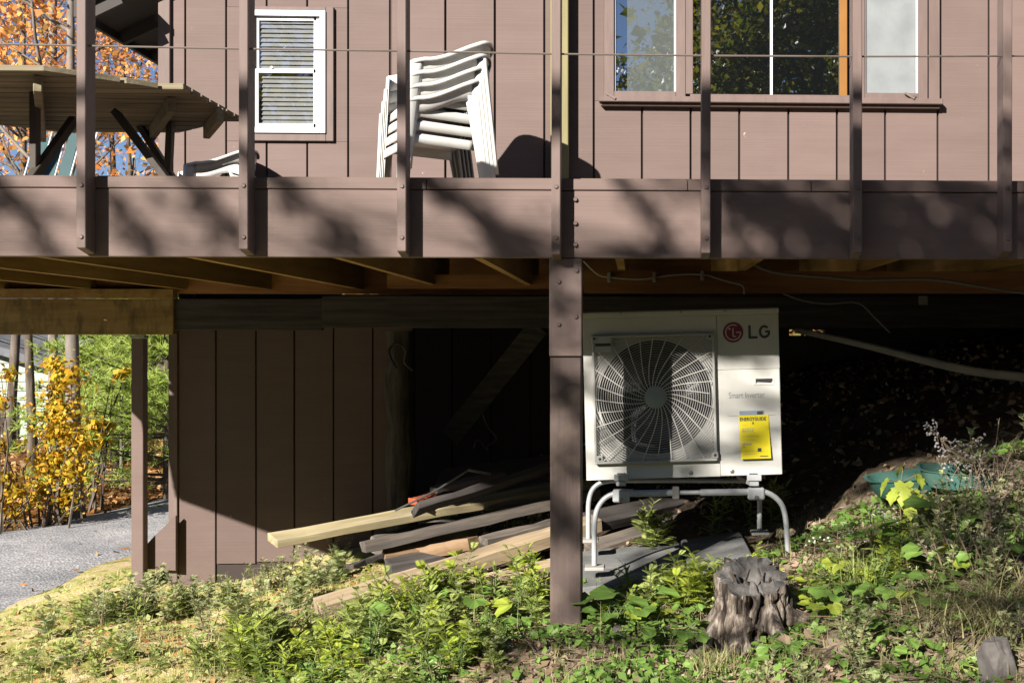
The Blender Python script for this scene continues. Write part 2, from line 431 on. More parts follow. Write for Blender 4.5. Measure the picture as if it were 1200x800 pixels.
def ground(x, y):
    r = rough_at(x, y)
    b = (vnoise(x, y, 2.2, 1) - .5) * .09 + (vnoise(x, y, 7, 2) - .5) * .035 + (vnoise(x, y, 19, 3) - .5) * .016
    return gnp(x, y) + b * r - .03 * (1 - r)
def gz(x, y): return float(ground(np.array([x]), np.array([y]))[0])

def axis(segs):
    out = []
    for a, b, st in segs: out += list(np.arange(a, b, st))
    return np.array(out + [segs[-1][1]])
gx = axis([(-900,-100,100),(-100,-30,10),(-30,-9,1.2),(-9,-4,.12),(-4,3,.045),(3,6,.2),(6,30,1.5),(30,100,10),(100,900,100)])
gy = axis([(-900,-100,100),(-100,-20,10),(-20,1,1.2),(1,3,.12),(3,8,.045),(8,16,.11),(16,40,1),(40,100,10),(100,1500,100)])
GX, GY = np.meshgrid(gx, gy)
GZ = ground(GX, GY)
nxg, nyg = len(gx), len(gy)
verts = np.stack([GX, GY, GZ], -1).reshape(-1, 3)
ii = (np.arange(nyg-1)[:, None] * nxg + np.arange(nxg-1)[None, :]).reshape(-1)
quads = np.stack([ii, ii+1, ii+1+nxg, ii+nxg], -1)
def np_mesh(name, verts, faces):
    me = bpy.data.meshes.new(name)
    k = faces.shape[1]
    me.vertices.add(len(verts)); me.vertices.foreach_set('co', np.ascontiguousarray(verts, np.float32).ravel())
    me.loops.add(faces.size); me.loops.foreach_set('vertex_index', np.ascontiguousarray(faces, np.int32).ravel())
    me.polygons.add(len(faces)); me.polygons.foreach_set('loop_start', np.arange(len(faces), dtype=np.int32) * k)
    me.update(calc_edges=True)
    return me
def ground_mat():
    m, t, b = nmat('ground_soil')
    g = N(t, 'ShaderNodeNewGeometry')
    def nz(s, d=6, r=.65):
        n = N(t, 'ShaderNodeTexNoise', Scale=s, Detail=d, Roughness=r); L(t, g.outputs['Position'], n.inputs['Vector']); return n.outputs['Fac']
    soil = ramp(t, nz(22, 9, .72), [(.3,(.07,.05,.033)),(.44,(.20,.15,.10)),(.54,(.38,.30,.20)),(.7,(.55,.46,.33))])
    lawn = ramp(t, nz(7, 9, .72), [(.3,(.16,.17,.045)),(.41,(.42,.43,.11)),(.5,(.66,.56,.24)),(.62,(.80,.62,.40)),(.75,(.46,.34,.21))])
    leafy = ramp(t, nz(9), [(.3,(.12,.06,.025)),(.5,(.26,.13,.05)),(.7,(.38,.22,.10))])
    sx = N(t, 'ShaderNodeSeparateXYZ'); L(t, g.outputs['Position'], sx.inputs[0])
    def mr(v, a, c):
        r = N(t, 'ShaderNodeMapRange'); r.inputs['From Min'].default_value = a; r.inputs['From Max'].default_value = c; L(t, v, r.inputs['Value']); return r.outputs['Result']
    ns = N(t, 'ShaderNodeMath', operation='MULTIPLY_ADD'); ns.inputs[1].default_value = 2.4; L(t, nz(1.6, 4), ns.inputs[0]); L(t, sx.outputs['X'], ns.inputs[2])
    mx = N(t, 'ShaderNodeMix', data_type='RGBA'); L(t, mr(ns.outputs[0], -.2, .3), mx.inputs['Factor']); L(t, lawn, mx.inputs['A']); L(t, soil, mx.inputs['B'])
    mx2 = N(t, 'ShaderNodeMix', data_type='RGBA'); L(t, mr(sx.outputs['Y'], 10.5, 12.5), mx2.inputs['Factor']); L(t, mx.outputs['Result'], mx2.inputs['A']); L(t, leafy, mx2.inputs['B'])
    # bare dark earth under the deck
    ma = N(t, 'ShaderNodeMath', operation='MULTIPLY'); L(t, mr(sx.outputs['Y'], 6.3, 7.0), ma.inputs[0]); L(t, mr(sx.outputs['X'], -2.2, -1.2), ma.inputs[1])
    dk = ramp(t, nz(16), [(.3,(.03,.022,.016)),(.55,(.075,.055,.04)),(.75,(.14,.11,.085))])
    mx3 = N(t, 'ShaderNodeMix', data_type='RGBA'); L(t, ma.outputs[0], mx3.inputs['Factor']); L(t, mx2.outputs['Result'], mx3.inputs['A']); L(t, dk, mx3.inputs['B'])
    fl = ramp(t, nz(5), [(.3,(.035,.028,.018)),(.5,(.075,.058,.035)),(.7,(.13,.09,.05))])       # unseen forest floor behind the viewer, coloured dark to cut bounced light
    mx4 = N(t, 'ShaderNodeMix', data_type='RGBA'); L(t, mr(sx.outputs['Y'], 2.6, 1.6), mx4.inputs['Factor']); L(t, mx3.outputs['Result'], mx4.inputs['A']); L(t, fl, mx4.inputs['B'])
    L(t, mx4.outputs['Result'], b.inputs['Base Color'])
    b.inputs['Roughness'].default_value = 1; b.inputs['Specular IOR Level'].default_value = .1
    bp = N(t, 'ShaderNodeBump', Strength=.9, Distance=.02); L(t, nz(45, 5, .7), bp.inputs['Height']); L(t, bp.outputs['Normal'], b.inputs['Normal'])
    return m
og = link('ground', np_mesh('ground', verts, quads), ground_mat(), smooth='all'); tag(og, kind='structure')

# gravel drive
def gravel_mat():
    m, t, b = nmat('gravel')
    g = N(t, 'ShaderNodeNewGeometry')
    v = N(t, 'ShaderNodeTexVoronoi', Scale=42.0); L(t, g.outputs['Position'], v.inputs['Vector'])
    sp = N(t, 'ShaderNodeSeparateColor'); L(t, v.outputs['Color'], sp.inputs[0])
    c = ramp(t, sp.outputs[0], [(0,(.26,.26,.27)),(.5,(.38,.38,.39)),(1,(.52,.51,.51))])
    n2 = N(t, 'ShaderNodeTexNoise', Scale=1.4, Detail=5); L(t, g.outputs['Position'], n2.inputs['Vector'])
    c2 = ramp(t, n2.outputs['Fac'], [(.35,(1.0,1.0,1.0)),(.65,(1.6,1.54,1.5))])
    mx = N(t, 'ShaderNodeMix', data_type='RGBA', blend_type='MULTIPLY'); mx.inputs['Factor'].default_value = 1; L(t, c, mx.inputs['A']); L(t, c2, mx.inputs['B'])
    L(t, mx.outputs['Result'], b.inputs['Base Color']); b.inputs['Roughness'].default_value = .95
    bp = N(t, 'ShaderNodeBump', Strength=.7, Distance=.01); L(t, v.outputs['Distance'], bp.inputs['Height']); L(t, bp.outputs['Normal'], b.inputs['Normal'])
    return m
ys = np.arange(0, 28, .25); cols = np.linspace(-1, 1, 13)
RX = road_x(ys)[:, None] + cols[None, :] * (road_w(ys)[:, None] + .14 * (vnoise(ys, ys*0, 1.1, 5)[:, None] - .5)) 
RY = np.repeat(ys[:, None], 13, 1)
RZ = gnp(RX, RY) + .012 - .035 * np.abs(cols[None, :]) ** 6
rv = np.stack([RX, RY, RZ], -1).reshape(-1, 3); ii = (np.arange(len(ys)-1)[:, None]*13 + np.arange(12)[None, :]).reshape(-1)
orr = link('gravel_road', np_mesh('gravel_road', rv, np.stack([ii, ii+1, ii+14, ii+13], -1)), gravel_mat(), smooth='all'); tag(orr, kind='structure')
# ================================================================ HOUSE
YB, YL = 7.6, 9.2          # bay wall, recessed left wall
DZ = 0.70                  # deck floor height (relative to the lens)
house = thing('house', 'brown vertical-board house with a projecting bay and wide window above the deck', 'house', (-1.0, YL, -1.6))
xb0 = PX(458, YB); xb1 = 4.6
# backing walls (dark grooves show through the gaps between boards)
MB().box(xb0, xb1, YB + .018, YB + .12, .62, 3.4).box(xb0, xb0 + .1, YB + .12, YL, .62, 3.4).build('bay_wall', M['groove'], house)
xl0 = PX(187, YL)
MB().box(xl0 + .09, xb0 + .3, YL + .018, YL + .14, .66, 3.4).box(xl0 + .09, xl0 + .2, YL + .14, 14, .3, 2.45).build('rear_wall', M['groove'], house)
MB().box(xl0, xl0 + .085, YL - .03, YL + .1, .66, 3.0).build('corner_board', M['trim'], house, bevel=.003)
# window openings in world x / z
wx0, wx1 = PX(708, YB), PX(1100, YB); wz0 = PZ(900, 120, YB)
sx0, sx1 = PX(284, YL), PX(392, YL); sz0, sz1 = PZ(340, 166, YL), PZ(340, 9, YL)
def boards(edges, Y, z0, z1, hole, parent, t=.016):
    for a, b in zip(edges[:-1], edges[1:]):
        a += .0065; b -= .0065
        pieces = [(a, b, z0, z1)]
        if hole:
            hx0, hx1, hz0, hz1 = hole
            if b > hx0 and a < hx1:
                pieces = []
                if hz0 > z0: pieces.append((a, b, z0, hz0))
                if hz1 < z1: pieces.append((a, b, hz1, z1))
                if a < hx0 - .03: pieces.append((a, hx0, hz0, min(z1, hz1)))
                if b > hx1 + .03: pieces.append((hx1, b, hz0, min(z1, hz1)))
        for p in pieces:
            dy = rnd.uniform(-.0015, .0015)
            MB().box(p[0], p[1], Y + dy, Y + .0175, p[2], p[3]).build('siding_board', M['siding'], parent, bevel=.0025)
be = [PX(u, YB) for u in (458, 522, 580, 638, 696, 752.5, 809.5, 866.5, 924, 981, 1037.5, 1099, 1159, 1217, 1275, 1333, 1391)]
boards(be, YB, .64, 3.4, (wx0, wx1, wz0, 3.5), house)
le = [PX(u, YL) for u in (199, 217, 265, 312.5, 360, 408, 457, 505)]
boards(le, YL, .66, 3.4, (sx0, sx1, sz0, sz1), house)
# roof with its overhang on the left
def rz_(x): return 2.36 + (x + 3.95) * .5
rp = [(-3.95, 8.80), (-3.66, 8.80), (-3.66, 9.1), (1.2, 9.1), (1.2, 15), (-3.95, 15)]
rf = MB().add([(x, y, rz_(x)) for x, y in rp] + [(x, y, rz_(x) + .05) for x, y in rp], [(5,4,3,2,1,0),(6,7,8,9,10,11)] + [(i, (i+1) % 6, (i+1) % 6 + 6, i + 6) for i in range(6)]).build('roof', M['soffit'], house)
MB().hexa([(-3.98, 8.80, 2.30), (-3.95, 8.80, 2.30), (-3.95, 15, 2.30), (-3.98, 15, 2.30), (-3.98, 8.80, 2.47), (-3.95, 8.80, 2.47), (-3.95, 15, 2.47), (-3.98, 15, 2.47)]).build('fascia', M['tableleg'], rf)
for y in (8.85, 9.5, 10.1, 10.7, 11.3, 11.9, 12.5):
    MB().bar((-3.93, y, rz_(-3.93) - .05), (-3.67, y, rz_(-3.67) - .05), .04, .09).build('rafter', M['soffit'], rf)

# ---- wide bay window
bw = MB().box(wx0, wx0 + .075, YB - .035, YB + .017, wz0 + .02, 3.4).build('wide_window', M['trim'], house, bevel=.004)
MB().box(wx1 - .075, wx1, YB - .035, YB + .017, wz0 + .02, 3.4).build('jamb', M['trim'], bw, bevel=.004)
MB().box(wx0 - .03, wx1 + .01, YB - .075, YB + .016, wz0 - .018, wz0 + .018).box(wx0 - .02, wx1, YB - .045, YB + .015, wz0 - .038, wz0 - .0185).build('sill', M['trim'], bw, bevel=.004)
def px2(a, b): return PX(a, YB), PX(b, YB)
zb_l, zb_c, zb_r = PZ(760, 109, YB), PZ(900, 113, YB), PZ(1040, 111, YB)
for (a, b, zb) in ((720, 792, zb_l), (1012, 1074, zb_r)):        # the two casements
    x0, x1 = px2(a, b)
    MB().box(x0 - .045, x0, YB - .055, YB + .01, zb - .05, 3.4).box(x1, x1 + .06, YB - .055, YB + .01, zb - .05, 3.4).box(x0, x1, YB - .055, YB + .01, zb - .055, zb).build('casement_sash', M['trim'], bw, bevel=.004)
    MB().box(x0 - .002, x1 + .002, YB - .018, YB - .012, zb - .002, 3.4).build('pane', M['glass'], bw)
    MB().box(x0 + .001, x0 + .008, YB - .04, YB - .019, zb, 3.39).box(x1 - .012, x1 - .001, YB - .04, YB - .019, zb, 3.39).build('bead', M['vinyl'], bw)
x0, x1 = px2(735, 790)
MB().box(x0, x1, YB - .030, YB - .0295, zb_l + .001, 3.39).build('insect_screen', M['screen'], bw)
x0, x1 = px2(1013, 1071)
MB().strip([[(x0 + (x1 - x0) * i / 24, YB - .026 - .0012 * math.sin(i * .5), z) for i in range(25)] for z in (zb_r + .002, 3.39)]).build('pale_blind', M['curtain'], bw)
x0, x1 = px2(812, 983)
MB().box(x0 - .0, x1, YB - .012, YB - .006, zb_c, 3.4).build('pane', M['glass'], bw)
MB().box(x0 - .07, x0 - .001, YB - .05, YB + .012, zb_c, 3.4).build('mullion', M['trim'], bw, bevel=.003)
MB().box(x1 + .07, x1 + .155, YB - .05, YB + .012, zb_c - .02, 3.4).build('mullion', M['trim'], bw, bevel=.003)
MB().box(x1 + .001, x1 + .048, YB - .035, YB + .011, zb_c, 3.4).build('amber_jamb', M['amber'], bw, bevel=.003)
MB().box(x0 - .02, x1 + .09, YB - .06, YB + .008, zb_c - .045, zb_c - .001).build('bottom_rail', M['trim'], bw, bevel=.004)
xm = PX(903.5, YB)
MB().box(xm - .007, xm + .007, YB - .03, YB - .0125, zb_c, 3.4).build('reflection_strip', M['vinyl'], bw)  # white strip stands in for a pale reflection in the centre pane
for u in (716, 1066):
    c = P(u, 113, YB - .065)
    MB().bar(c + Vector((-.03, 0, .02)), c + Vector((.03, -.01, -.018)), .02, .014).bar(c + Vector((.0, 0, .0)), c + Vector((.045, .01, -.0)), .012, .012).build('casement_latch', M['trim'], bw, bevel=.002)

# ---- small double-hung window
a0, a1 = PX(293, YL), PX(383, YL); c0, c1 = PZ(340, 157, YL), PZ(340, 14, YL)
sw = MB().box(sx0, a0, YL - .03, YL + .015, sz0, sz1).box(a1, sx1, YL - .03, YL + .015, sz0, sz1).box(a0, a1, YL - .03, YL + .015, sz0, c0).box(a0, a1, YL - .03, YL + .015, c1, sz1).build('small_window', M['trim'], house, bevel=.004)
f = .042
MB().box(a0, a0 + f, YL - .045, YL - .001, c0, c1).box(a1 - f, a1, YL - .045, YL - .001, c0, c1).box(a0 + f, a1 - f, YL - .045, YL - .001, c0, c0 + f).box(a0 + f, a1 - f, YL - .045, YL - .001, c1 - f, c1).build('vinyl_frame', M['vinyl'], sw, bevel=.003)
zm = PZ(340, 84, YL)
for k, (za, zc, yo) in enumerate(((c0 + f, zm + .012, -.032), (zm - .012, c1 - f, -.018))):
    q = .03
    MB().box(a0 + f, a0 + f + q, YL + yo, YL + yo + .016, za, zc).box(a1 - f - q - .02, a1 - f, YL + yo, YL + yo + .016, za, zc).box(a0 + f + q, a1 - f - q, YL + yo, YL + yo + .016, za, za + q).box(a0 + f + q, a1 - f - q, YL + yo, YL + yo + .016, zc - q, zc).build('sash', M['vinyl'], sw, bevel=.002)
    MB().box(a0 + f + q - .002, a1 - f - q + .002, YL + yo + .005, YL + yo + .009, za + q - .002, zc - q + .002).build('pane', M['glassclear'], sw)
z = c0 + f + .03
slat0 = None
blindmat = flat('grey_blind', (.21, .215, .21), .6)
while z < c1 - f - .02:
    if slat0 is None:
        slat0 = MB().hexa([(a0+f, YL - .004, 0), (a1-f, YL - .004, 0), (a1-f, YL + .010, .028), (a0+f, YL + .010, .028), (a0+f, YL - .004, .003), (a1-f, YL - .004, .003), (a1-f, YL + .010, .031), (a0+f, YL + .010, .031)]).mesh('blind_slat')
    o = link('blind_slat', slat0, blindmat, sw); o.location = (0, 0, z); z += .034
MB().disc((PX(320, YL), YL - .034, zm + .02), .012, (0,-1,0), .008, 8).build('sash_lock', M['vinyl'], sw)

# olive post standing against the bay
op = MB().box(PX(645, YB-.1), PX(666, YB-.1), YB - .105, YB - .012, DZ, 3.3).build('corner_post', M['olive'], house, bevel=.004)

# ---- lower wall under the deck
YS = 9.38
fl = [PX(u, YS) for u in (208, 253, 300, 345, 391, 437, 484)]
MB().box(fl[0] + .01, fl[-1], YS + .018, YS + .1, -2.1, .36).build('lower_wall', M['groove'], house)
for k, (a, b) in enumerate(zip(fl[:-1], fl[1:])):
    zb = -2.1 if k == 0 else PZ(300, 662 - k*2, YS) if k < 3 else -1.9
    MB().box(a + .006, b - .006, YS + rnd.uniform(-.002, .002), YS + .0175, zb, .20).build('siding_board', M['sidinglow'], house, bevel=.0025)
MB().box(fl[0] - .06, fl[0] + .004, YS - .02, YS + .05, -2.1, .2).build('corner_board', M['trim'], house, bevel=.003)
MB().box(PX(200, YS-.14), PX(378, YS-.14), YS - .15, YS - .1, PZ(280, 387, YS-.14), PZ(280, 350, YS-.14)).build('header_board', M['darkwood'], house, bevel=.004)
# deeper wall and crawl space
YD = 10.6
fd = [PX(u, YD) for u in (484, 530, 576, 622, 668, 714)]
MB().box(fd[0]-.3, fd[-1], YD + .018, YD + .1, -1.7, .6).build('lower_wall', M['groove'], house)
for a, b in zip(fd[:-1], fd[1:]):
    MB().box(a + .006, b - .006, YD, YD + .0175, -1.7, .5).build('siding_board', M['groove'], house, bevel=.0025)  # near-black colour here stands in for the shade of the cavity
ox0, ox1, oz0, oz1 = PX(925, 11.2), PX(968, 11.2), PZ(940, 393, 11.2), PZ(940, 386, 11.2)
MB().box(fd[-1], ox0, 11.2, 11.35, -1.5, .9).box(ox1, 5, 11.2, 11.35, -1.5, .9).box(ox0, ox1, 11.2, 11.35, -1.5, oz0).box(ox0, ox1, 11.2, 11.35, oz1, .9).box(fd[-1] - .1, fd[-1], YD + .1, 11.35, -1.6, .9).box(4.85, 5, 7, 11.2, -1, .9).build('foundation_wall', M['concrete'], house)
br0, br1 = P(528, 512, 9.9), P(632, 382, 9.6)
MB().bar(br0, br1, .17, .04, (0, 1, 0)).build('diagonal_brace', M['darkwood'], house, bevel=.003)
# floor of the bay, closing the crawl space from above
MB().box(xb0, 5, YB + .12, 11.3, .62, .68).build('bay_floor', M['deckboard'], house)

# ================================================================ DECK
YF = 5.10                       # front of the rail posts
YQ = YF + .095                  # front of the fascia
deck = thing('deck', 'raised brown timber deck with upright rail posts and one cable', 'deck', (0, YF + .3, -1.2))
zft, zfb = PZ(600, 222.5, YQ), PZ(600, 302, YQ)
ztt = PZ(600, 209.5, YQ)
XC = -3.45                       # where the deck front turns back on the left
def left_edge(y):
    return float(np.interp(y, [5.1, 6.75, 7.9, 8.25, 8.6, 9.3], [XC, -4.95, -4.42, -4.42, -5.1, -5.5]))  # unseen notch cut so the sun reaches the far-left post
MB().box(XC, 3.2, YQ, YQ + .038, zfb, zft - .003).build('fascia_board', M['fascia'], deck, bevel=.003)
tx = [XC, PX(500, YQ), PX(806, YQ), PX(951, YQ), 3.2]
for k, (a, b) in enumerate(zip(tx[:-1], tx[1:])):
    MB().box(a + .001, b - .001, YQ - .004 - .002 * (k % 2), YQ + .04, zft, ztt).build('trim_board', M['fascia'], deck, bevel=.003)
le_ = [(XC - .03, YQ + .02), (-4.97, 6.75), (-4.44, 7.9), (-4.44, 8.25), (-5.12, 8.6)]
for (xa_, ya_), (xb_, yb_) in zip(le_[:-1], le_[1:]):
    MB().bar((xa_, ya_, (zfb + DZ) / 2), (xb_, yb_, (zfb + DZ) / 2), .038, DZ - zfb).build('fascia_board', M['fascia'], deck)
y = YQ + .042
k = 0
while y < 9.1:
    xr = 3.2 if y + .138 < YB else xb0 - .02
    xl = max(left_edge(y), left_edge(y + .138))
    MB().box(xl, xr, y, y + .138, DZ - .036, DZ - rnd.uniform(0, .003)).build('deck_board', M['deckboard'], deck)
    y += .1415
zj = .385
for u in (9, 109, 216, 315):
    x = PX(u, 9.15)
    ys_ = next(yy for yy in np.arange(5.15, 9, .05) if left_edge(yy) < x - .02)
    MB().box(x - .02, x + .02, max(ys_, YQ + .04), 9.15, zj, DZ - .038).build('joist', M['joist'], deck)
for k in range(11):
    x = -2.04 + .655 * k
    MB().box(x - .02, x + .02, YQ + .04, 9.15 if x < xb0 else 9.0, zj + .002 * (k % 2), DZ - .038 if x < xb0 else .61).build('joist', M['joist'], deck)
MB().box(left_edge(9.1), 4.6, 9.152, 9.19, zj - .03, DZ - .04).build('rim_board', M['redbeam'], deck)
xs = [-5.2, PX(203, 9.2)]
MB().box(xs[0], xs[1], 9.2, 9.29, PZ(100, 392, 9.2), PZ(100, 350, 9.2)).build('beam', M['beam'], deck, bevel=.004)
MB().box(left_edge(9.0), PX(205, 9.1), 9.06, 9.15, PZ(100, 349.5, 9.1), zj - .002).build('ledger', M['joist'], deck)
MB().box(PX(378, 8.9), 4.5, 8.88, 8.97, PZ(500, 384, 8.9), PZ(500, 347, 8.9)).build('girder', M['darkwood'], deck, bevel=.004)
MB().box(PX(455, 8.4), 4.5, 8.36, 8.40, PZ(500, 338, 8.4), PZ(500, 322, 8.4)).build('ledger', M['redbeam'], deck)
MB().box(PX(684, 6.6), 4.5, 6.6, 6.64, PZ(760, 343, 6.6), zj - .002).build('girder', M['redbeam'], deck)
# rail posts
zbot = [290.5, 292, 294.5, 298, 296.5, 296, 295]
for i, u in enumerate((94.7, 285, 470.5, 651.3, 827.2, 1005.2, 1181)):
    x = PX(u, YF); zb = PZ(u, zbot[i], YF) ; zt = 1.74
    lean = rnd.uniform(-.004, .004)
    h = .019
    rp_ = MB().hexa([(x-h, YF, zb), (x+h, YF, zb), (x+h, YQ-.001, zb-.02), (x-h, YQ-.001, zb-.02), (x-h+lean, YF, zt), (x+h+lean, YF, zt), (x+h+lean, YQ-.001, zt), (x-h+lean, YQ-.001, zt)]).build('rail_post', M['railpost'], deck, bevel=.003)
    for v in (217 + i * .6, 277.5 + i * .4):
        MB().disc((x + .002, YF + .001, PZ(u, v, YF)), .0095, (0, -1, 0), .007, 8).build('bolt', M['bolt'], rp_)
for i, (x, y) in enumerate(((-3.42, 5.13), (-4.2, 5.95), (-4.92, 6.78), (-4.40, 8.2))):
    MB().box(x - .05, x - .012, y - .045, y + .045, zfb + .03, 1.74).build('rail_post', M['railpost'], deck, bevel=.003)
MB().box(XC, 3.2, YF - .01, YF + .13, 1.742, 1.78).build('top_rail', M['railpost'], deck, bevel=.004)
cp = [P(u, v, YF + .03) for u, v in ((-200, 50.5), (0, 52), (285, 57.5), (470, 60), (651, 63.5), (827, 65.5), (1005, 66.5), (1181, 66), (1400, 65))]
MB().tube(cp, .0042, 6).build('cable', M['cable'], deck, smooth=True)
for v in (234, 262, 287):      # bolts on the fascia beside the middle post
    MB().disc(P(674.5, v, YQ) , .010, (0, -1, 0), .012, 8).build('bolt', M['bolt'], deck)
# dents in the fascia where old screws sat
# main post
xp0, xp1 = PX(643, YF + .06), PX(681.5, YF + .06)
zpb = -1.40
pst = MB().box(xp0 + .004, xp1 - .004, YQ + .042, YQ + .18, zpb, zfb - .001).build('support_post', M['post'], deck, bevel=.004)
MB().box(xp0 + .003, xp1 - .003, YQ + .005, YQ + .0415, zpb, PZ(662, 418, YQ)).build('post_facing', M['post'], pst, bevel=.005)
pp = MB().box(xp0, xp1, YQ - .006, YQ + .041, PZ(662, 418, YQ) + .002, zfb - .002).build('splice_plate', M['railpost'], pst, bevel=.004)
for u, v in ((676, 317), (655, 330), (675, 371), (655, 380)):
    MB().disc(P(u, v, YQ - .006), .0095, (0, -1, 0), .008, 8).build('bolt', M['bolt'], pst)
# far-left post and its skirt
xq0, xq1 = PX(155, 9.22), PX(169, 9.22)
MB().box(xq0, xq1, 9.2, 9.29, -2.0, PZ(160, 396.5, 9.2)).build('support_post', M['post_l'] if 'post_l' in M else M['siding'], deck, bevel=.004)
MB().box(xq0 - .005, xq1 + .005, 9.199, 9.291, PZ(160, 396, 9.2), PZ(160, 392.5, 9.2)).build('post_cap', M['pad'], deck)
a = [P(151, 668, 9.25), P(177, 668, 9.25), P(206, 668, 9.3), P(206, 604, 9.3), P(177, 630, 9.25), P(168, 640, 9.25), P(151, 656, 9.25)]
MB().prism([Vector((p.x, 9.295, p.z)) for p in a], (0, 1, 0), .03).build('skirt_board', M['siding'], deck)

# ================================================================ OUTDOOR UNIT
W_, H_, D_ = .955, .815, .33
YA = 5.92
ctr = P(802.5, 559, YA)          # bottom centre of the front
unit = thing('outdoor_unit', 'white heat pump outdoor unit with round fan grille and yellow paper tag', 'heat pump', ctr)
def A(cx, cy):                   # position on the front measured from an enlarged view
    return ((cx - 440) / 849 * W_, ((762 - .024 * (cx - 440)) - cy) / 727 * H_)
def ub(mb, name, mat, parent=unit, **k):
    # local front coordinates -> world, with the slight lean the unit has
    ca, sa = math.cos(.026), math.sin(.026)
    mb.v = [(ctr.x + x * ca - z * -sa * -1, ctr.y + y, ctr.z + x * sa + z * ca) for x, y, z in mb.v]
    return mb.build(name, mat, parent, **k)
hx, hz = A(322, 412)
def plate_with_hole(x0, x1, z0, z1, cx, cz, r, y0, y1, n=64):
    mb = MB(); outer = []; inner = []
    for k in range(n):
        t = 2 * math.pi * k / n; c, s_ = math.cos(t), math.sin(t)
        sc = 1e9
        if c > 1e-9: sc = min(sc, (x1 - cx) / c)
        if c < -1e-9: sc = min(sc, (x0 - cx) / c)
        if s_ > 1e-9: sc = min(sc, (z1 - cz) / s_)
        if s_ < -1e-9: sc = min(sc, (z0 - cz) / s_)
        outer.append((cx + c * sc, cz + s_ * sc)); inner.append((cx + c * r, cz + s_ * r))
    for (px, pz) in ((x0, z0), (x1, z0), (x1, z1), (x0, z1)):      # true corners
        k = min(range(n), key=lambda i: (outer[i][0]-px)**2 + (outer[i][1]-pz)**2); outer[k] = (px, pz)
    mb.v = [(x, y0, z) for x, z in outer] + [(x, y0, z) for x, z in inner] + [(x, y1, z) for x, z in outer] + [(x, y1, z) for x, z in inner]
    for k in range(n):
        j = (k + 1) % n
        mb.f += [(k, j, n+j, n+k), (2*n+k, 3*n+k, 3*n+j, 2*n+j), (k, 2*n+k, 2*n+j, j), (n+k, n+j, 3*n+j, 3*n+k)]
    return mb
x0, x1 = -W_/2, W_/2
seam, _ = A(595, 400)
zt = A(440, 62)[1]
rH = 245 / 849 * W_
ub(plate_with_hole(x0, seam - .001, 0, zt - .001, hx, hz, rH, 0, .02), 'fan_panel', M['ac'])
# casing behind
mb = MB().box(x0, x0 + .012, .021, D_, .002, H_ - .03).box(x1 - .012, x1, .021, D_, .002, H_ - .03).box(x0, x1, D_ + .001, D_ + .012, .002, H_ - .03).box(x0 + .013, x1 - .013, .022, D_, .0, .012)
ub(mb, 'casing', M['ac'])
ub(MB().box(x0 - .003, x1 + .003, -.004, D_ + .014, zt, H_), 'top_cover', M['ac'], bevel=.006)
zs = A(730, 293)[1]
ub(MB().box(seam + .001, x1, 0, .02, zs + .001, zt - .001), 'upper_panel', M['ac'])
ub(MB().box(seam + .001, x1, -.003, .02, 0, zs - .001), 'service_panel', M['ac'], bevel=.003)
for cx, cy in ((180, 50), (441, 44), (633, 40)):
    x, z = A(cx, cy); ub(MB().disc((x, -.004, z), .006, (0,-1,0), .003, 8), 'screw', M['steel'])
for cx, cy in ((178, 750), (466, 743), (647, 738)):
    x, z = A(cx, cy)
    ub(MB().disc((x, -.001, z), .011, (0,-1,0), .005, 10).bar((x - .006, -.008, z), (x + .006, -.008, z + .004), .003, .003), 'screw', M['steel'])
# shroud, fan, coil
mb = MB(); n = 48
mb.strip([[(hx + r * math.cos(2*math.pi*k/n), y, hz + r * math.sin(2*math.pi*k/n)) for k in range(n+1)] for r, y in ((rH, .0205), (rH - .012, .05), (rH - .012, .2))])
ub(mb, 'fan_shroud', M['acdark'], smooth=True)
ub(MB().box(x0 + .02, seam, .26, .275, .02, H_ - .05), 'coil', M['acdark'])
fan = ub(MB().tube([(hx, .06, hz), (hx, .18, hz)], .07, 20), 'fan', M['acblade'], smooth=True)
for b in range(3):
    g = []
    for i in range(8):
        r = .06 + (rH - .035 - .06) * i / 7
        row = []
        for j in range(7):
            wdt = .9 + .35 * math.sin(i / 7 * 2.6)
            t = b * 2.094 + .35 + (j / 6 - .5) * wdt + .35 * (i / 7) ** 2
            row.append((hx + r * math.cos(t), .085 + .07 * (j / 6) - .012 * i / 7, hz + r * math.sin(t)))
        g.append(row)
    ub(MB().strip(g), 'blade', M['acblade'], fan, smooth='all', solid=.004)
# grille
gx0, gz1 = A(54, 147); gx1, gz0 = A(582, 689)
t = .012
gf = ub(MB().box(gx0, gx1, -.03, -.014, gz0, gz0 + t).box(gx0, gx1, -.03, -.014, gz1 - t, gz1).box(gx0, gx0 + t, -.03, -.014, gz0 + t, gz1 - t).box(gx1 - t, gx1, -.03, -.014, gz0 + t, gz1 - t), 'grille', M['acgrey'], bevel=.003)
for cx, cy in ((66, 160), (562, 150), (76, 678), (573, 664)):
    x, z = A(cx, cy)
    ub(MB().box(x - .016, x + .016, -.0315, -.002, z - .016, z + .016), 'corner_pad', M['acgrey'], gf, bevel=.003)
    ub(MB().disc((x, -.0316, z), .007, (0,-1,0), .002, 10), 'corner_hole', M['acdark'], gf)
x, z = A(100, 185)
ub(MB().box(gx0 + t, x + .045, -.029, -.016, z - .037, z + .037), 'hand_grip', M['acgrey'], gf, bevel=.003)
ub(MB().box(gx0 + t + .004, x + .04, -.0305, -.0285, z - .008, z + .006), 'grip_slot', M['acdark'], gf)
def inside(px, pz): return gx0 + .004 < px < gx1 - .004 and gz0 + .004 < pz < gz1 - .004 and not (px < x + .045 and pz > z - .037)
wires = MB()
r = .072
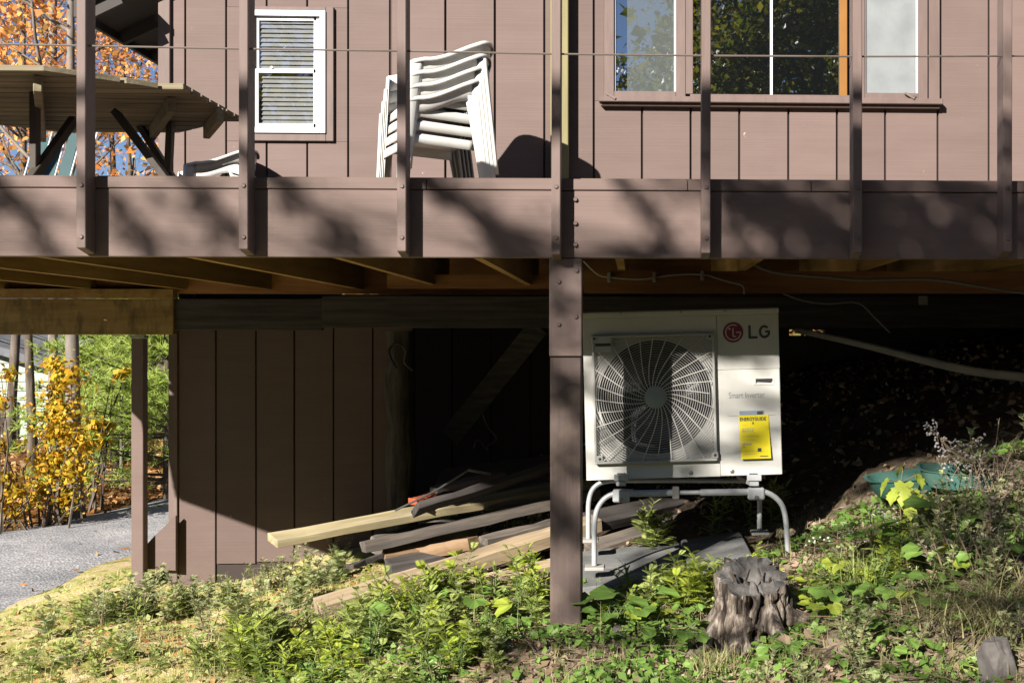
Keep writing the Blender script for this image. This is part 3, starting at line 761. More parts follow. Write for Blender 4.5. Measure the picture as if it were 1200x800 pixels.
while r < .46:
    seg = []; nn = int(40 + r * 180)
    runs = []
    for k in range(nn + 1):
        th = 2 * math.pi * k / nn
        p = (hx + r * math.cos(th), -.023, hz + r * math.sin(th))
        if inside(p[0], p[2]): seg.append(p)
        else:
            if len(seg) > 2: runs.append(seg)
            seg = []
    if len(seg) > 2: runs.append(seg)
    for s_ in runs: wires.tube(s_, .0021, 4, cap=False)
    r += .0113
ub(wires, 'ring_wires', M['acgrey'], gf, smooth='all')
spk = MB()
for k in range(28):
    th0 = 2 * math.pi * k / 28; pts = []
    for i in range(15):
        r = .05 + .42 * i / 14
        th = th0 - .55 * (1 - math.exp(-(r - .05) / .13)) + .03
        p = (hx + r * math.cos(th), -.027, hz + r * math.sin(th))
        if inside(p[0], p[2]): pts.append(p)
        else: break
    if len(pts) > 2: spk.tube(pts, .0026, 4, cap=False)
ub(spk, 'spokes', M['ac'], gf, smooth='all')
ub(MB().disc((hx, -.024, hz), .054, (0,-1,0), .010, 32), 'hub_cap', M['achub'], gf, smooth=True)
# handle recess on the service panel
x, z = A(795, 345)
ub(MB().box(x - .05, x + .05, -.0055, -.0025, z - .02, z + .02), 'handle', M['ac'], bevel=.002)
ub(MB().prism([(x - .041, -.0065, z + .012), (x + .041, -.0065, z + .012), (x + .041, -.0065, z + .0), (x + .034, -.0065, z - .009), (x - .034, -.0065, z - .004), (x - .041, -.0065, z - .012)], (0, 1, 0), .0012), 'handle_slot', M['acdark'])
xs0, zs0 = A(636, 497); xs1, _ = A(842, 497)
ub(MB().box(xs0, xs1, -.0036, -.0025, zs0 - .001, zs0 + .001), 'panel_crease', M['inkgrey'])
# round badge and lettering
bx, bz = A(666, 133); br_ = 44 / 849 * W_
badge = ub(MB().disc((bx, -.001, bz), br_, (0,-1,0), .003, 32), 'round_badge', M['crimson'])
arc = []
for k in range(30):
    th = R(0) - 2 * math.pi * k / 30 * .86
    arc.append((bx + br_ * .74 * math.cos(th), -.0052, bz + br_ * .74 * math.sin(th)))
def flatline(pts, wd, y0=-.0052, th=.0012):
    mb = MB()
    for (ax, _, az), (cx_, _, cz_) in zip(pts[:-1], pts[1:]):
        d = Vector((cx_ - ax, 0, cz_ - az)); 
        if d.length < 1e-6: continue
        d.normalize(); n_ = Vector((-d.z, 0, d.x)) * wd / 2
        a_ = Vector((ax, y0, az)); c_ = Vector((cx_, y0, cz_))
        mb.prism([a_ - n_, c_ - n_, c_ + n_, a_ + n_], (0, 1, 0), th)
    return mb
lw = br_ * .11
ub(flatline(arc, lw), 'badge_ring', M['badgewhite'], badge)
ub(flatline([(bx + br_*.74, 0, bz), (bx + br_*.28, 0, bz)], lw), 'badge_bar', M['badgewhite'], badge)
ub(flatline([(bx - br_*.02, 0, bz + br_*.42), (bx - br_*.02, 0, bz - br_*.40), (bx + br_*.26, 0, bz - br_*.40)], lw), 'badge_stroke', M['badgewhite'], badge)
ub(MB().disc((bx - br_*.36, -.0042, bz + br_*.36), br_*.11, (0,-1,0), .001, 10), 'badge_dot', M['badgewhite'], badge)
lx0, lz1 = A(732, 102); lx1, lz0 = A(772, 160)
hgt = lz1 - lz0; stw = .0125
ub(flatline([(lx0 + stw/2, 0, lz1), (lx0 + stw/2, 0, lz0)], stw, -.0015).prism([(lx0 + stw, -.0015, lz0), (lx1, -.0015, lz0), (lx1, -.0015, lz0 + stw*.95), (lx0 + stw, -.0015, lz0 + stw*.95)], (0, 1, 0), .0012), 'letter', M['ink'])
gcx, gcz = A(802, 130); gr = hgt / 2 - stw / 2; garc = []
for k in range(23):
    th = R(42) + R(276) * k / 22
    garc.append((gcx + gr * .80 * math.cos(th), 0, gcz + gr * math.sin(th)))
garc += [(gcx + gr * .80, 0, gcz - gr * .62), (gcx + gr * .80, 0, gcz + .001)]
ub(flatline(garc, stw, -.0015).prism([(gcx + .004, -.0016, gcz - stw*.35), (gcx + gr*.8 + stw/2, -.0016, gcz - stw*.35), (gcx + gr*.8 + stw/2, -.0016, gcz + stw*.45), (gcx + .004, -.0016, gcz + stw*.45)], (0, 1, 0), .0012), 'letter', M['ink'])
def text(body, x, z, width, height, y, mat, parent, name, fat=0, tilt=0):
    cu = bpy.data.curves.new(name, 'FONT'); cu.body = body; cu.size = 1; cu.offset = fat; cu.extrude = .0; cu.resolution_u = 3
    tmp = bpy.data.objects.new('tmp_text', cu); COL.objects.link(tmp)
    me = bpy.data.meshes.new_from_object(tmp.evaluated_get(bpy.context.evaluated_depsgraph_get()))
    bpy.data.objects.remove(tmp); bpy.data.curves.remove(cu)
    co = np.empty(len(me.vertices) * 3, np.float32); me.vertices.foreach_get('co', co); co = co.reshape(-1, 3)
    mn, mxx = co.min(0), co.max(0); sp = np.maximum(mxx - mn, 1e-6)
    mb = MB()
    mb.v = [(x + (c[0] - mn[0]) / sp[0] * width + (c[1]-mn[1])/sp[1]*height*-math.sin(tilt), y, z + (c[1] - mn[1]) / sp[1] * height + (c[0]-mn[0])/sp[0]*width*math.sin(tilt)) for c in co]
    mb.f = [tuple(p.vertices) for p in me.polygons]
    bpy.data.meshes.remove(me)
    return ub(mb, name, mat, parent)
ax_, az_ = A(640, 421); bx_, bz_ = A(796, 396)
text('Smart Inverter', ax_, az_, bx_ - ax_, .030, -.0036, M['inkgrey'], unit, 'lettering', .006)
# yellow paper tag hanging a little off the panel
tx0, tz1 = A(680, 494); tx1, tz0 = A(810, 680)
g = []
for i in range(9):
    s_ = i / 8
    g.append([(tx0 + (tx1 - tx0) * j / 4 + .006 * s_, -.006 - .018 * s_ ** 1.3, tz1 + (tz0 - tz1) * s_ ) for j in range(5)])
tagp = ub(MB().strip(g), 'paper_tag', M['yellow'], solid=.0008)
q0, q1 = A(684, 475); q2, q3 = A(791, 496)
ub(MB().box(q0, q2, -.0062, -.0035, q3, q1), 'tag_header', M['bluepaper'])
ub(MB().box(q2 - .034, q2 - .006, -.0067, -.0062, q3 + .007, q1 - .004), 'header_mark', M['ink'])
def ty(zz): 
    s_ = (tz1 - zz) / (tz1 - tz0); return -.006 - .018 * max(s_, 0) ** 1.3 - .0012
zz = A(745, 518)[1]
text('ENERGYGUIDE', tx0 + .006, zz, .128, .018, ty(zz), M['ink'], tagp, 'lettering', .03)
ub(flatline([(tx0 + .069, 0, zz - .002), (tx0 + .069, 0, zz - .014)], .003, ty(zz - .012) - .001).prism([(tx0 + .063, ty(zz - .014) - .001, zz - .01), (tx0 + .075, ty(zz - .014) - .001, zz - .01), (tx0 + .069, ty(zz - .014) - .001, zz - .018)], (0, 1, 0), .0006), 'arrow', M['ink'], tagp)
fine = MB(); rr = random.Random(3)
for (cy, wmax, hh) in ((536, .02, .002), (552, .055, .003), (562, .05, .006), (567, .06, .002), (585, .08, .0015), (600, .06, .0015), (612, .05, .003), (621, .045, .006), (630, .012, .004), (650, .07, .0015), (661, .06, .0015)):
    zc = A(745, cy)[1]; xx = tx0 + .014
    while xx < tx0 + .014 + wmax:
        wv = rr.uniform(.002, .007); fine.box(xx, xx + wv, ty(zc) - .0004, ty(zc), zc, zc + hh); xx += wv + rr.uniform(.0015, .004)
ub(fine, 'fine_print', M['inkgrey'], tagp)
xk, zk = A(766, 643); ub(MB().box(xk - .009, xk + .009, ty(zk) - .0006, ty(zk), zk - .009, zk + .009), 'seal_mark', M['ink'], tagp)
xk, zk = A(785, 670); ub(MB().box(xk - .02, xk + .02, ty(zk) - .0006, ty(zk), zk - .002, zk + .002), 'foot_mark', M['ink'], tagp)
xc_, zc_ = PX(905, YA), 0
# ================================================================ STAND
stand = thing('equipment_stand', 'galvanised bent-tube stand carrying the heat pump on grey pavers', 'stand', (ctr.x, YA + .15, -1.15))
def arc_leg(pts_px, Y):
    return [P(u, v, Y) for u, v in pts_px]
def smooth_path(pts, k=6):
    out = []
    m = len(pts)
    for i in range(m - 1):
        p0 = pts[max(i-1, 0)]; p1 = pts[i]; p2 = pts[i+1]; p3 = pts[min(i+2, m-1)]
        for j in range(k):
            s_ = j / k
            out.append(.5 * ((2*p1) + (p2 - p0) * s_ + (2*p0 - 5*p1 + 4*p2 - p3) * s_*s_ + (3*p1 - p0 - 3*p2 + p3) * s_**3))
    return out + [pts[-1]]
YG = YA - .04
lf = smooth_path(arc_leg([(696.5, 662), (696.5, 635), (697, 610), (701, 594), (711, 582), (726, 577), (742, 576)], YG))
rt = smooth_path(arc_leg([(880, 576), (895, 576), (908, 582), (917, 593), (921, 610), (923, 640), (924, 660)], YG))
MB().tube(lf, .0135, 10).build('leg', M['galv'], stand, smooth=True)
MB().tube(rt, .0135, 10).build('leg', M['galv'], stand, smooth=True)
MB().tube([P(736, 578, YG), P(793, 577, YG)], .0165, 10).tube([P(821, 576.8, YG), P(884, 576, YG)], .0165, 10).tube([P(789, 577, YG), P(826, 576.6, YG)], .011, 10).build('crossbar', M['galv'], stand, smooth=True)
MB().box(P(788,577,YG).x, P(796,577,YG).x, YG - .019, YG + .019, P(790,584,YG).z, P(790,570,YG).z).build('sleeve', M['pad'], stand, bevel=.004)
for a_, b_ in (((718, 588), (738, 573)), ((876, 585), (896, 571))):
    p, q = P(*a_, YG), P(*b_, YG)
    MB().box(p.x, q.x, YG - .022, YG + .022, p.z, q.z).build('clamp', M['galv'], stand, bevel=.007)
    MB().disc((( p.x+q.x)/2, YG - .0225, p.z + .012), .011, (0,-1,0), .008, 8).build('bolt', M['steel'], stand)
YR = YA + .42
lf = smooth_path([P(u, v, YR) for u, v in ((689.5, 631), (689.5, 606), (690, 588), (694, 574), (703, 566), (716, 563), (730, 562.5))])
MB().tube(lf, .0135, 10).build('leg', M['galv'], stand, smooth=True)
rt = smooth_path([P(u, v, YR) for u, v in ((862, 563), (878, 564), (887, 570), (890, 584), (890, 606), (890, 622))])
MB().tube(rt, .0135, 10).build('leg', M['galv'], stand, smooth=True)
MB().tube([P(728, 562.5, YR), P(866, 563, YR)], .0135, 10).build('crossbar', M['galv'], stand, smooth=True)
for u, ur in ((728, 724), (884, 868)):            # channels under the unit running front to back
    a_, b_ = P(u, 566.5, YG - .02), P(ur, 558, YR)
    MB().bar(a_, b_, .045, .022).build('channel', M['galv'], stand, bevel=.002)
    MB().box(a_.x - .02, a_.x + .02, YG + .02, YG + .07, a_.z, a_.z + .045).build('rubber_mount', M['acdark'], stand)
    MB().box(a_.x - .035, a_.x + .035, YG - .028, YG + .0, a_.z + .0135, a_.z + .043).build('bracket', M['galv'], stand, bevel=.003)
for u, v, Y in ((696.5, 664, YG), (690, 632, YR), (890, 623, YR), (924, 661, YG)):
    p = P(u, v, Y); MB().box(p.x - .045, p.x + .05, Y - .05, Y + .05, p.z - .012, p.z + .006).build('foot_pad', M['pad'], stand, bevel=.004)
# pavers
for k, (pts, lab, gname) in enumerate(((((668, 690), (806, 672), (796, 634), (676, 646)), 'dark stone paver under the left legs of the equipment stand', 0), (((808, 668), (884, 652), (868, 622), (798, 632)), 'dark stone paver beside the stump under the right of the stand', 0))):
    yy = (5.72, 5.70, 6.6, 6.6) 
    c4 = [P(pts[i][0], pts[i][1], yy[i]) for i in range(4)]
    zz = [c.z for c in c4]
    mb = MB().hexa([c + Vector((0,0,-.07)) for c in c4] + c4)
    o = mb.build('paver', M['slab'], None, bevel=.008); tag(o, lab, 'paver', 'pavers under the stand')

# ================================================================ PLASTIC CHAIRS
def make_chair():
    root = thing('plastic_chair', 'x', 'chair', (0, 0, 0))
    def sm(t): return t * t * (3 - 2 * t)
    g = []
    for i in range(13):
        s_ = i / 12; row = []
        x = -.20 + .43 * s_
        for j in range(13):
            q = (j / 12 - .5) * 2
            wd = .215 + .02 * s_
            z = .405 + .02 * s_ - .018 * (1 - q*q) * math.sin(math.pi * s_)
            if s_ > .82: z -= ((s_ - .82) / .18) ** 2 * .05
            row.append((x, wd * q, z))
        ex = [(x, -wd - .008, row[0][2] - .012), (x, -wd - .01, row[0][2] - .055)]
        ey = [(x, wd + .008, row[-1][2] - .012), (x, wd + .01, row[-1][2] - .055)]
        g.append(ex[::-1] + row + ey)
    g.append([(p[0] + .006, p[1], p[2] - .045) for p in g[-1]])
    MB().strip(g).build('seat', M['white'], root, smooth='all', solid=.005)
    # wraparound arm and back band
    path = []
    for k in range(41):
        s_ = k / 40; a_ = (s_ - .5) * 2; t = abs(a_); sg = 1 if a_ > 0 else -1
        if t > .45:
            f_ = (t - .45) / .55
            x = -.15 + .38 * f_; yv = sg * (.268 - .015 * f_)
        else:
            th = t / .45 * math.pi / 2
            x = -.15 - .135 * math.cos(th); yv = sg * .268 * math.sin(th)
        top = .625 + .135 * sm(max(0, min(1, 1 - (t - .28) / .62))) - .025 * max(0, 1 - t / .28) ** 2
        if t > .9: top -= (t - .9) / .1 * .02
        hh = .09 + .13 * sm(max(0, 1 - t / .6))
        path.append((Vector((x, yv, 0)), top, hh, t))
    g = [[], [], [], [], []]
    for k, (p, top, hh, t) in enumerate(path):
        a_ = path[max(0, k-1)][0]; b_ = path[min(40, k+1)][0]
        d = (b_ - a_).normalized(); o_ = Vector((d.y, -d.x, 0))
        if o_.dot(p - Vector((-.05, 0, 0))) < 0: o_ = -o_
        rec = .022 * (1 - t)
        g[0].append(p + o_ * (.020 + rec) + Vector((0, 0, top - .022)))
        g[1].append(p + o_ * (.017 + rec) + Vector((0, 0, top - .004)))
        g[2].append(p + o_ * (.004 + rec) + Vector((0, 0, top + .002)))
        g[3].append(p + o_ * (-.004 + rec * .6) + Vector((0, 0, top - hh * .5)))
        g[4].append(p + o_ * (-.004) + Vector((0, 0, top - hh)))
    MB().strip(g).build('arm_back_band', M['white'], root, smooth='all', solid=.005)
    for k in range(5):
        yv = -.15 + .075 * k; xx = -.285 + .45 * yv * yv
        MB().strip([[(xx + .085, yv*.95 - .024, .40), (xx + .085, yv*.95 + .024, .40)], [(xx + .04, yv - .025, .50), (xx + .04, yv + .025, .50)], [(xx - .005, yv - .026, .645), (xx - .005, yv + .026, .645)]]).build('back_slat', M['white'], root, smooth='all', solid=.006)
    for sy in (-1, 1):
        def leg(bot, top, wb, wt, dirx):
            bot = Vector(bot); top = Vector(top); rows = []
            for i in range(8):
                s_ = i / 7; c = bot.lerp(top, s_); wv = wb + (wt - wb) * s_ ** 1.4
                rows.append([c + Vector((-dirx * wv, sy * -.004, 0)), c + Vector((-dirx * wv * .55, sy * .018, 0)), c + Vector((0, sy * .020, 0)), c + Vector((dirx * .012, sy * .006, 0)), c + Vector((dirx * .010, sy * -.03 - sy * wv * .25, 0))])
            return MB().strip(rows)
        leg((.265, sy * .243, 0), (.235, sy * .252, .60), .035, .085, 1).build('leg', M['white'], root, smooth=True, solid=.005)
        leg((-.29, sy * .235, 0), (-.205, sy * .262, .655), .032, .075, -1).build('leg', M['white'], root, smooth=True, solid=.005)
    return root
ch = make_chair()
cpos = P(505, 209, 6.72)
names = ['lowest chair in the stack of white plastic chairs on the deck', 'second chair from the bottom in the stack of white plastic chairs', 'third chair from the bottom in the stack of white plastic chairs', 'topmost chair in the stack of white plastic chairs by the wall']
for k in range(4):
    c = ch if k == 0 else copy_tree(ch)
    c.location = (cpos.x + .012 * k, 6.72 + .004 * k, DZ + .069 * k)
    c.rotation_euler = (0, 0, R(206)); c.scale = (.90, .90, .94)
    tag(c, names[k], 'chair', 'white plastic chairs on the deck')
c = copy_tree(ch)
cp_ = P(252, 209, 8.88)
c.location = (cp_.x, 8.88, DZ); c.rotation_euler = (0, 0, R(205)); c.scale = (.92,.92,.88)
tag(c, 'single white plastic chair half hidden behind the fascia next to the wooden table', 'chair', 'white plastic chairs on the deck')

# ================================================================ OCTAGONAL TABLE
tcx, tcy, tz = -3.47, 7.40, 1.405
tab = thing('picnic_table', 'weathered octagonal plank table on dark crossed legs in the deck corner', 'table', (tcx, tcy, DZ))
ap, hs = .95, .394
def half_w(y):
    d = abs(y - tcy)
    return ap if d <= hs else ap - (d - hs)
y = tcy - ap; nP = 13; pw = 2 * ap / nP
for k in range(nP):
    y0, y1 = y + .011, y + pw - .011
    w0, w1 = half_w(y0), half_w(y1)
    if k == 0: w0 = hs
    if k == nP - 1: w1 = hs
    zt_ = tz + rnd.uniform(0, .004)
    if (y0 < tcy - hs < y1) or (y0 < tcy + hs < y1): w0 = w1 = min(ap, max(w0, w1))
    MB().hexa([(tcx-w0, y0, tz-.0), (tcx+w0, y0, tz), (tcx+w1, y1, tz), (tcx-w1, y1, tz), (tcx-w0, y0, zt_+.030), (tcx+w0, y0, zt_+.030), (tcx+w1, y1, zt_+.030), (tcx-w1, y1, zt_+.030)]).build('plank', M['table'], tab, bevel=.003)
    y += pw
for (u0, Y0, u1, Y1) in ((44, 6.55, 50, 8.2), (201, 7.1, 174, 8.3), (258, 7.42, 242, 8.02), (-60, 6.9, -20, 8.1)):
    p, q = P(u0, 100, Y0), P(u1, 100, Y1); p.z = q.z = tz - .047
    MB().bar(p, q, .042, .088).build('cleat', M['table'], tab, bevel=.004)
for (u0, v0, Y0, u1, v1, Y1) in ((41, 106, 7.0, 41, 204, 7.0), (136, 132, 7.4, 194, 208, 7.0), (86, 141, 7.4, 44, 200, 7.0), (200, 130, 7.9, 197, 208, 7.9), (165, 138, 8.1, 200, 205, 7.9)):
    p, q = P(u0, v0, Y0), P(u1, v1, Y1)
    if p.z > tz - .002: p.z = tz - .004
    d = (q - p); q = p + d * ((DZ - p.z) / d.z)
    MB().bar(p, q, .038, .06, (0, 1, 0)).build('leg', M['tableleg'], tab, bevel=.003)
MB().bar((-4.1, 7.55, DZ), (-4.1, 7.55, tz - .004), .085, .038).build('leg', M['tableleg'], tab)

# teal folding chair behind the table
fc0 = P(72, 200, 8.75)
fch = thing('folding_chair', 'dark teal slung chair with white frame behind the table', 'chair', (fc0.x, 8.75, DZ))
tealfab = flat('teal_webbing', (.02, .07, .075), .6)
for k in range(4):
    x = fc0.x - .17 + .105 * k
    MB().hexa([(x - .042, 8.62, 1.02), (x + .042, 8.62, 1.02), (x + .042, 8.63, 1.02), (x - .042, 8.63, 1.02), (x - .032, 8.86, 1.50 - .03*abs(k-1.5)), (x + .036, 8.86, 1.50 - .03*abs(k-1.5)), (x + .036, 8.87, 1.50 - .03*abs(k-1.5)), (x - .032, 8.87, 1.50 - .03*abs(k-1.5))]).build('back_slat', tealfab, fch)
for k in range(5):
    x = fc0.x - .2225 + .105 * k
    MB().tube([(x, 8.61, 1.02), (x, 8.865, 1.49)], .007, 6).build('frame_bar', M['vinyl'], fch, smooth=True)
MB().tube([(fc0.x - .26, 8.6, 1.05), (fc0.x + .25, 8.6, 1.05)], .012, 8).build('cross_bar', M['vinyl'], fch, smooth=True)
MB().box(fc0.x - .22, fc0.x + .2, 8.2, 8.6, 1.04, 1.06).build('seat', tealfab, fch)
for sx in (-.22, .2):
    for y in (8.2, 8.75): MB().tube([(fc0.x + sx, y, DZ), (fc0.x + sx, 8.45, 1.06)], .012, 8).build('leg', M['vinyl'], fch, smooth=True)
# ================================================================ LUMBER PILE
pile = 'old boards piled under the deck'
def board(name, label, cat, p, q, wd, th, mat, roll=0, group=pile, cut=0):
    """a board from p to q: built along its own x axis so that its grain follows it"""
    p = Vector(p); q = Vector(q); d = q - p; ln = d.length
    mb = MB(); n = 10; rr = random.Random(name + label)
    bow = rr.uniform(-.008, .008); rows = []
    for i in range(n + 1):
        x = ln * i / n; zz = bow * math.sin(math.pi * i / n)
        c = cut if i == 0 else 0
        rows.append([(x + c, -wd/2, -th/2 + zz), (x, wd/2, -th/2 + zz), (x, wd/2, th/2 + zz), (x + c, -wd/2, th/2 + zz)])
    for r_ in rows: mb.v += [(x_ + rr.gauss(0, .002), y_ + rr.gauss(0, .0028), z_ + rr.gauss(0, .0028)) for x_, y_, z_ in r_]
    for i in range(n):
        for k in range(4):
            a = i*4 + k; b = i*4 + (k+1) % 4; mb.f.append((a, b, b+4, a+4))
    mb.f.append((3, 2, 1, 0)); mb.f.append(tuple(n*4 + k for k in range(4)))
    o = mb.build(name, mat, None, bevel=.003)
    x = d.normalized(); y = Vector((0, 0, 1)).cross(x).normalized(); z = x.cross(y)
    o.matrix_world = Matrix.Translation(p) @ Matrix((x, y, z)).transposed().to_4x4() @ Matrix.Rotation(roll, 4, 'X')
    return tag(o, label, cat, group)
board('plank', 'long pale yellow plank with a bright cut end sticking out of the pile', 'plank', P(316, 634, 7.0), P(690, 566, 7.9), .12, .05, M['freshwood'], .25, cut=.03)
board('plank', 'grey timber lying just below the long pale yellow plank', 'plank', P(425, 641, 6.95), P(700, 578, 7.6), .11, .06, M['greywood'], -.1)
board('plank', 'blackened broad board slanting up across the top of the pile', 'plank', P(486, 597, 7.05), P(690, 532, 7.7), .14, .04, M['darkwood'], -.5)
board('plank', 'long sandy beam lying lowest on the weeds in front of the pile', 'plank', P(372, 713, 6.22), P(700, 612, 7.0), .12, .075, M['tanwood'], .2)
board('plank', 'brown block with nail holes at its end in the middle of the pile', 'plank', P(555, 636, 6.85), P(470, 652, 7.2), .09, .075, M['brownwood'], 0)
board('plank', 'grey timber with its end behind the block with nail holes', 'plank', P(566, 636, 7.1), P(720, 600, 7.6), .11, .06, M['greywood'], .1)
board('plank', 'short light grey slat near the top of the pile under the metal rod', 'plank', P(508, 574, 7.3), P(590, 556, 7.6), .08, .035, M['greywood'], .1)
board('plank', 'thin tan offcut just showing through the weeds below the sandy beam', 'plank', P(520, 692, 6.1), P(652, 660, 6.4), .09, .03, M['tanwood'], .2)
board('plank', 'dark rotten timber at the bottom of the pile behind the sandy beam', 'plank', P(455, 668, 6.9), P(700, 622, 7.4), .14, .10, M['darkwood'], .1)
board('plank', 'grey timber jammed crosswise low in the pile', 'plank', P(440, 640, 7.2), P(560, 612, 7.9), .12, .09, M['greywood'], .3)
board('plank', 'grey board lying on the dark bare soil right of the heat pump', 'plank', P(915, 508, 8.6), P(1000, 482, 9.2), .16, .03, M['greywood'], .3, group='loose boards under the deck')
board('plank', 'long dark timber under the deck behind the equipment stand', 'plank', P(690, 612, 7.0), P(840, 575, 7.7), .14, .06, M['darkwood'], .4, group='loose boards under the deck')
board('plank', 'grey weathered timber lower behind the left legs of the equipment stand', 'plank', P(690, 645, 6.75), P(860, 592, 7.3), .11, .05, M['greywood'], .3, group='loose boards under the deck')
o = board('stick', 'short stick with orange painted tip on top of the pile', 'stick', P(483, 588, 7.25), P(508, 579, 7.4), .07, .035, M['orange'], 0)
o = MB().prism([P(500, 588, 7.6), P(519, 553, 7.9), P(545, 548, 8.0), P(680, 532, 8.2), P(690, 560, 7.9)], (0, .2, 1), .018).build('dark_sheet', M['sheet']); tag(o, 'dark flat sheet leaning at the back of the board pile', 'sheet', pile)
o = MB().tube([P(463, 598, 7.0), P(510, 575, 7.15), P(550, 550, 7.3), P(574, 555, 7.35)], .006, 6).tube([P(549, 550.5, 7.28), P(575, 555.5, 7.33)], .009, 6).build('metal_rod', M['steel'], smooth=True); tag(o, 'thin bent metal rod lying over the top of the board pile', 'rod')
for k_, (a_, b_, c_, d_2, w_2, t_2, m_2, lab_) in enumerate((
    ((450, 652, 7.0), (600, 632, 7.3), 0, 0, .07, .04, 'brownwood', 'short brown strip low in the pile above the sandy beam'),
    ((520, 600, 7.5), (648, 584, 7.7), 0, 0, .1, .03, 'greywood', 'flat grey board resting between yellow plank and grey timber'),
    ((410, 664, 7.0), (480, 640, 7.4), 0, 0, .06, .03, 'darkwood', 'broken dark stub poking out left of the grey timber'),
    ((500, 664, 6.7), (648, 640, 7.0), 0, 0, .08, .03, 'greywood', 'thin grey board just behind the sandy beam'))):
    board('plank', lab_, 'plank', P(*a_), P(*b_), w_2, t_2, M[m_2], rnd.uniform(-.4, .4))
# pale flake at the rod's lower end
# log post with a loop of rope by the lower wall
lp = thing('log_post', 'rough dark log post with a rope loop at its top beside the lower wall', 'post', P(470, 600, 9.1))
a, b = P(470, 640, 9.1), P(469, 388, 9.1)
pts = [a.lerp(b, i / 9) + Vector((math.sin(i * 1.7) * .008, 0, 0)) for i in range(10)]
MB().tube(pts, [.105 + .012 * math.sin(i * 2.1) for i in range(10)], 14).build('trunk', M['logbark'], lp, smooth=True)
MB().tube(smooth_path([P(u, v, 8.96) for u, v in ((465, 432), (458, 420), (456, 410), (462, 403), (470, 404), (476, 412), (474, 424), (484, 434))]), .010, 6).build('rope_loop', M['logbark'], lp, smooth=True)
# wires and pipes under the deck
def wire(name, label, cat, pts, r, mat, Y, group=None):
    o = MB().tube(smooth_path([P(p[0], p[1], p[2] if len(p) > 2 else Y) for p in pts]), r, 8).build(name, mat, smooth=True)
    return tag(o, label, cat, group)
wire('cable_run', 'thin white cable clipped along the rim above the heat pump', 'cable', ((684, 306), (700, 321), (716, 325), (752, 327), (790, 322), (824, 322), (850, 329), (870, 335), (872, 345)), .0042, M['wirew'], 6.56)
for u, v, lab in ((714, 324, 'small pale cable clip nearest the main post'), (767, 324, 'middle one of the three small pale cable clips'), (823, 322, 'small pale cable clip farthest from the main post')):
    p = P(u, v, 6.58); o = MB().box(p.x - .009, p.x + .009, 6.55, 6.599, p.z - .03, p.z + .022).build('cable_clip', M['pad'], bevel=.003)
    tag(o, lab, 'clip', 'cable clips on the rim')
wire('conduit', 'grey conduit sagging under the deck joists at the right', 'pipe', ((880, 303), (890, 313), (915, 320), (960, 324), (1010, 328), (1060, 327), (1100, 328), (1150, 336), (1200, 343), (1260, 345)), .0085, M['conduit'], 6.4)
wire('loose_wire', 'thin grey wire drooping behind the conduit right of the heat pump', 'wire', ((918, 344), (940, 352), (970, 356), (1005, 355), (1025, 372), (1043, 390)), .005, M['conduit'], 7.2)
wire('water_pipe', 'dusty white plastic pipe running out of the crawl space', 'pipe', ((935, 387, 10.9), (990, 399, 9.6), (1040, 411, 8.6), (1090, 424, 7.8), (1140, 435, 7.3), (1200, 442, 6.9), (1300, 452, 6.4)), .027, M['pvc'], 8)
wire('loose_wire', 'curled thin wire hanging on the dark wall behind the brace', 'wire', ((568, 476), (566, 484), (572, 500), (582, 514), (572, 522), (571, 527), (560, 515), (555, 525)), .006, M['drystem'], 10.4)
for u, v, l in ((1082, 352, 'small pale tag hanging under the joists at the right'),):
    p = P(u, v, 8.2); o = MB().box(p.x - .03, p.x + .03, 8.2, 8.21, p.z - .03, p.z + .03).build('tag', M['pad']); tag(o, l, 'tag')

# ================================================================ STUMP
sc_ = P(880, 752, 4.98)
stump = thing('tree_stump', 'rotten grey tree stump with hollow top among the weeds', 'stump', sc_)
nA, nZ = 220, 60; hS = .275
vs = []; fs = []
for i in range(nZ + 1):
    z = i / nZ
    for k in range(nA):
        t = 2 * math.pi * k / nA
        q = Vector((math.cos(t) * 1.5, math.sin(t) * 1.5, z * .6))
        ridge = abs(mnoise.noise(Vector((math.cos(t) * 4.2, math.sin(t) * 4.2, z * 1.1 + 3)))) 
        rdg2 = mnoise.noise(Vector((math.cos(t) * 11, math.sin(t) * 11, z * 2.2)))
        lob = mnoise.noise(Vector((math.cos(t) * 1.2, math.sin(t) * 1.2, 8)))
        rdg3 = mnoise.noise(Vector((math.cos(t) * 26, math.sin(t) * 26, z * 6))); chip = max(0, mnoise.noise(Vector((math.cos(t) * 6, math.sin(t) * 6, z * 4 + 9))) - .05)
        r = .150 + .026 * lob + .075 * (1 - z) ** 2.5 * (1 + 1.4 * lob) - .05 * (1 - min(1, ridge * 4.5)) * (1 - .65 * z ** 3) + .018 * rdg2 + .010 * rdg3 - .10 * chip
        top = hS * (1 + .09 * mnoise.noise(Vector((math.cos(t) * 2.6, math.sin(t) * 2.6, 2))) + .03 * rdg2) + .055 * math.sin(t)
        vs.append((sc_.x + r * math.cos(t), sc_.y + r * math.sin(t), sc_.z - .05 + (top + .05) * z))
for i in range(nZ):
    for k in range(nA):
        a = i*nA + k; b = i*nA + (k+1) % nA; fs.append((a, b, b+nA, a+nA))
MB().add(vs, fs).build('bark', M['stump'], stump, smooth='all')
rim = vs[nZ*nA:]; cx_, cy_ = sc_.x, sc_.y
tv = []; tf = []; nr = 12
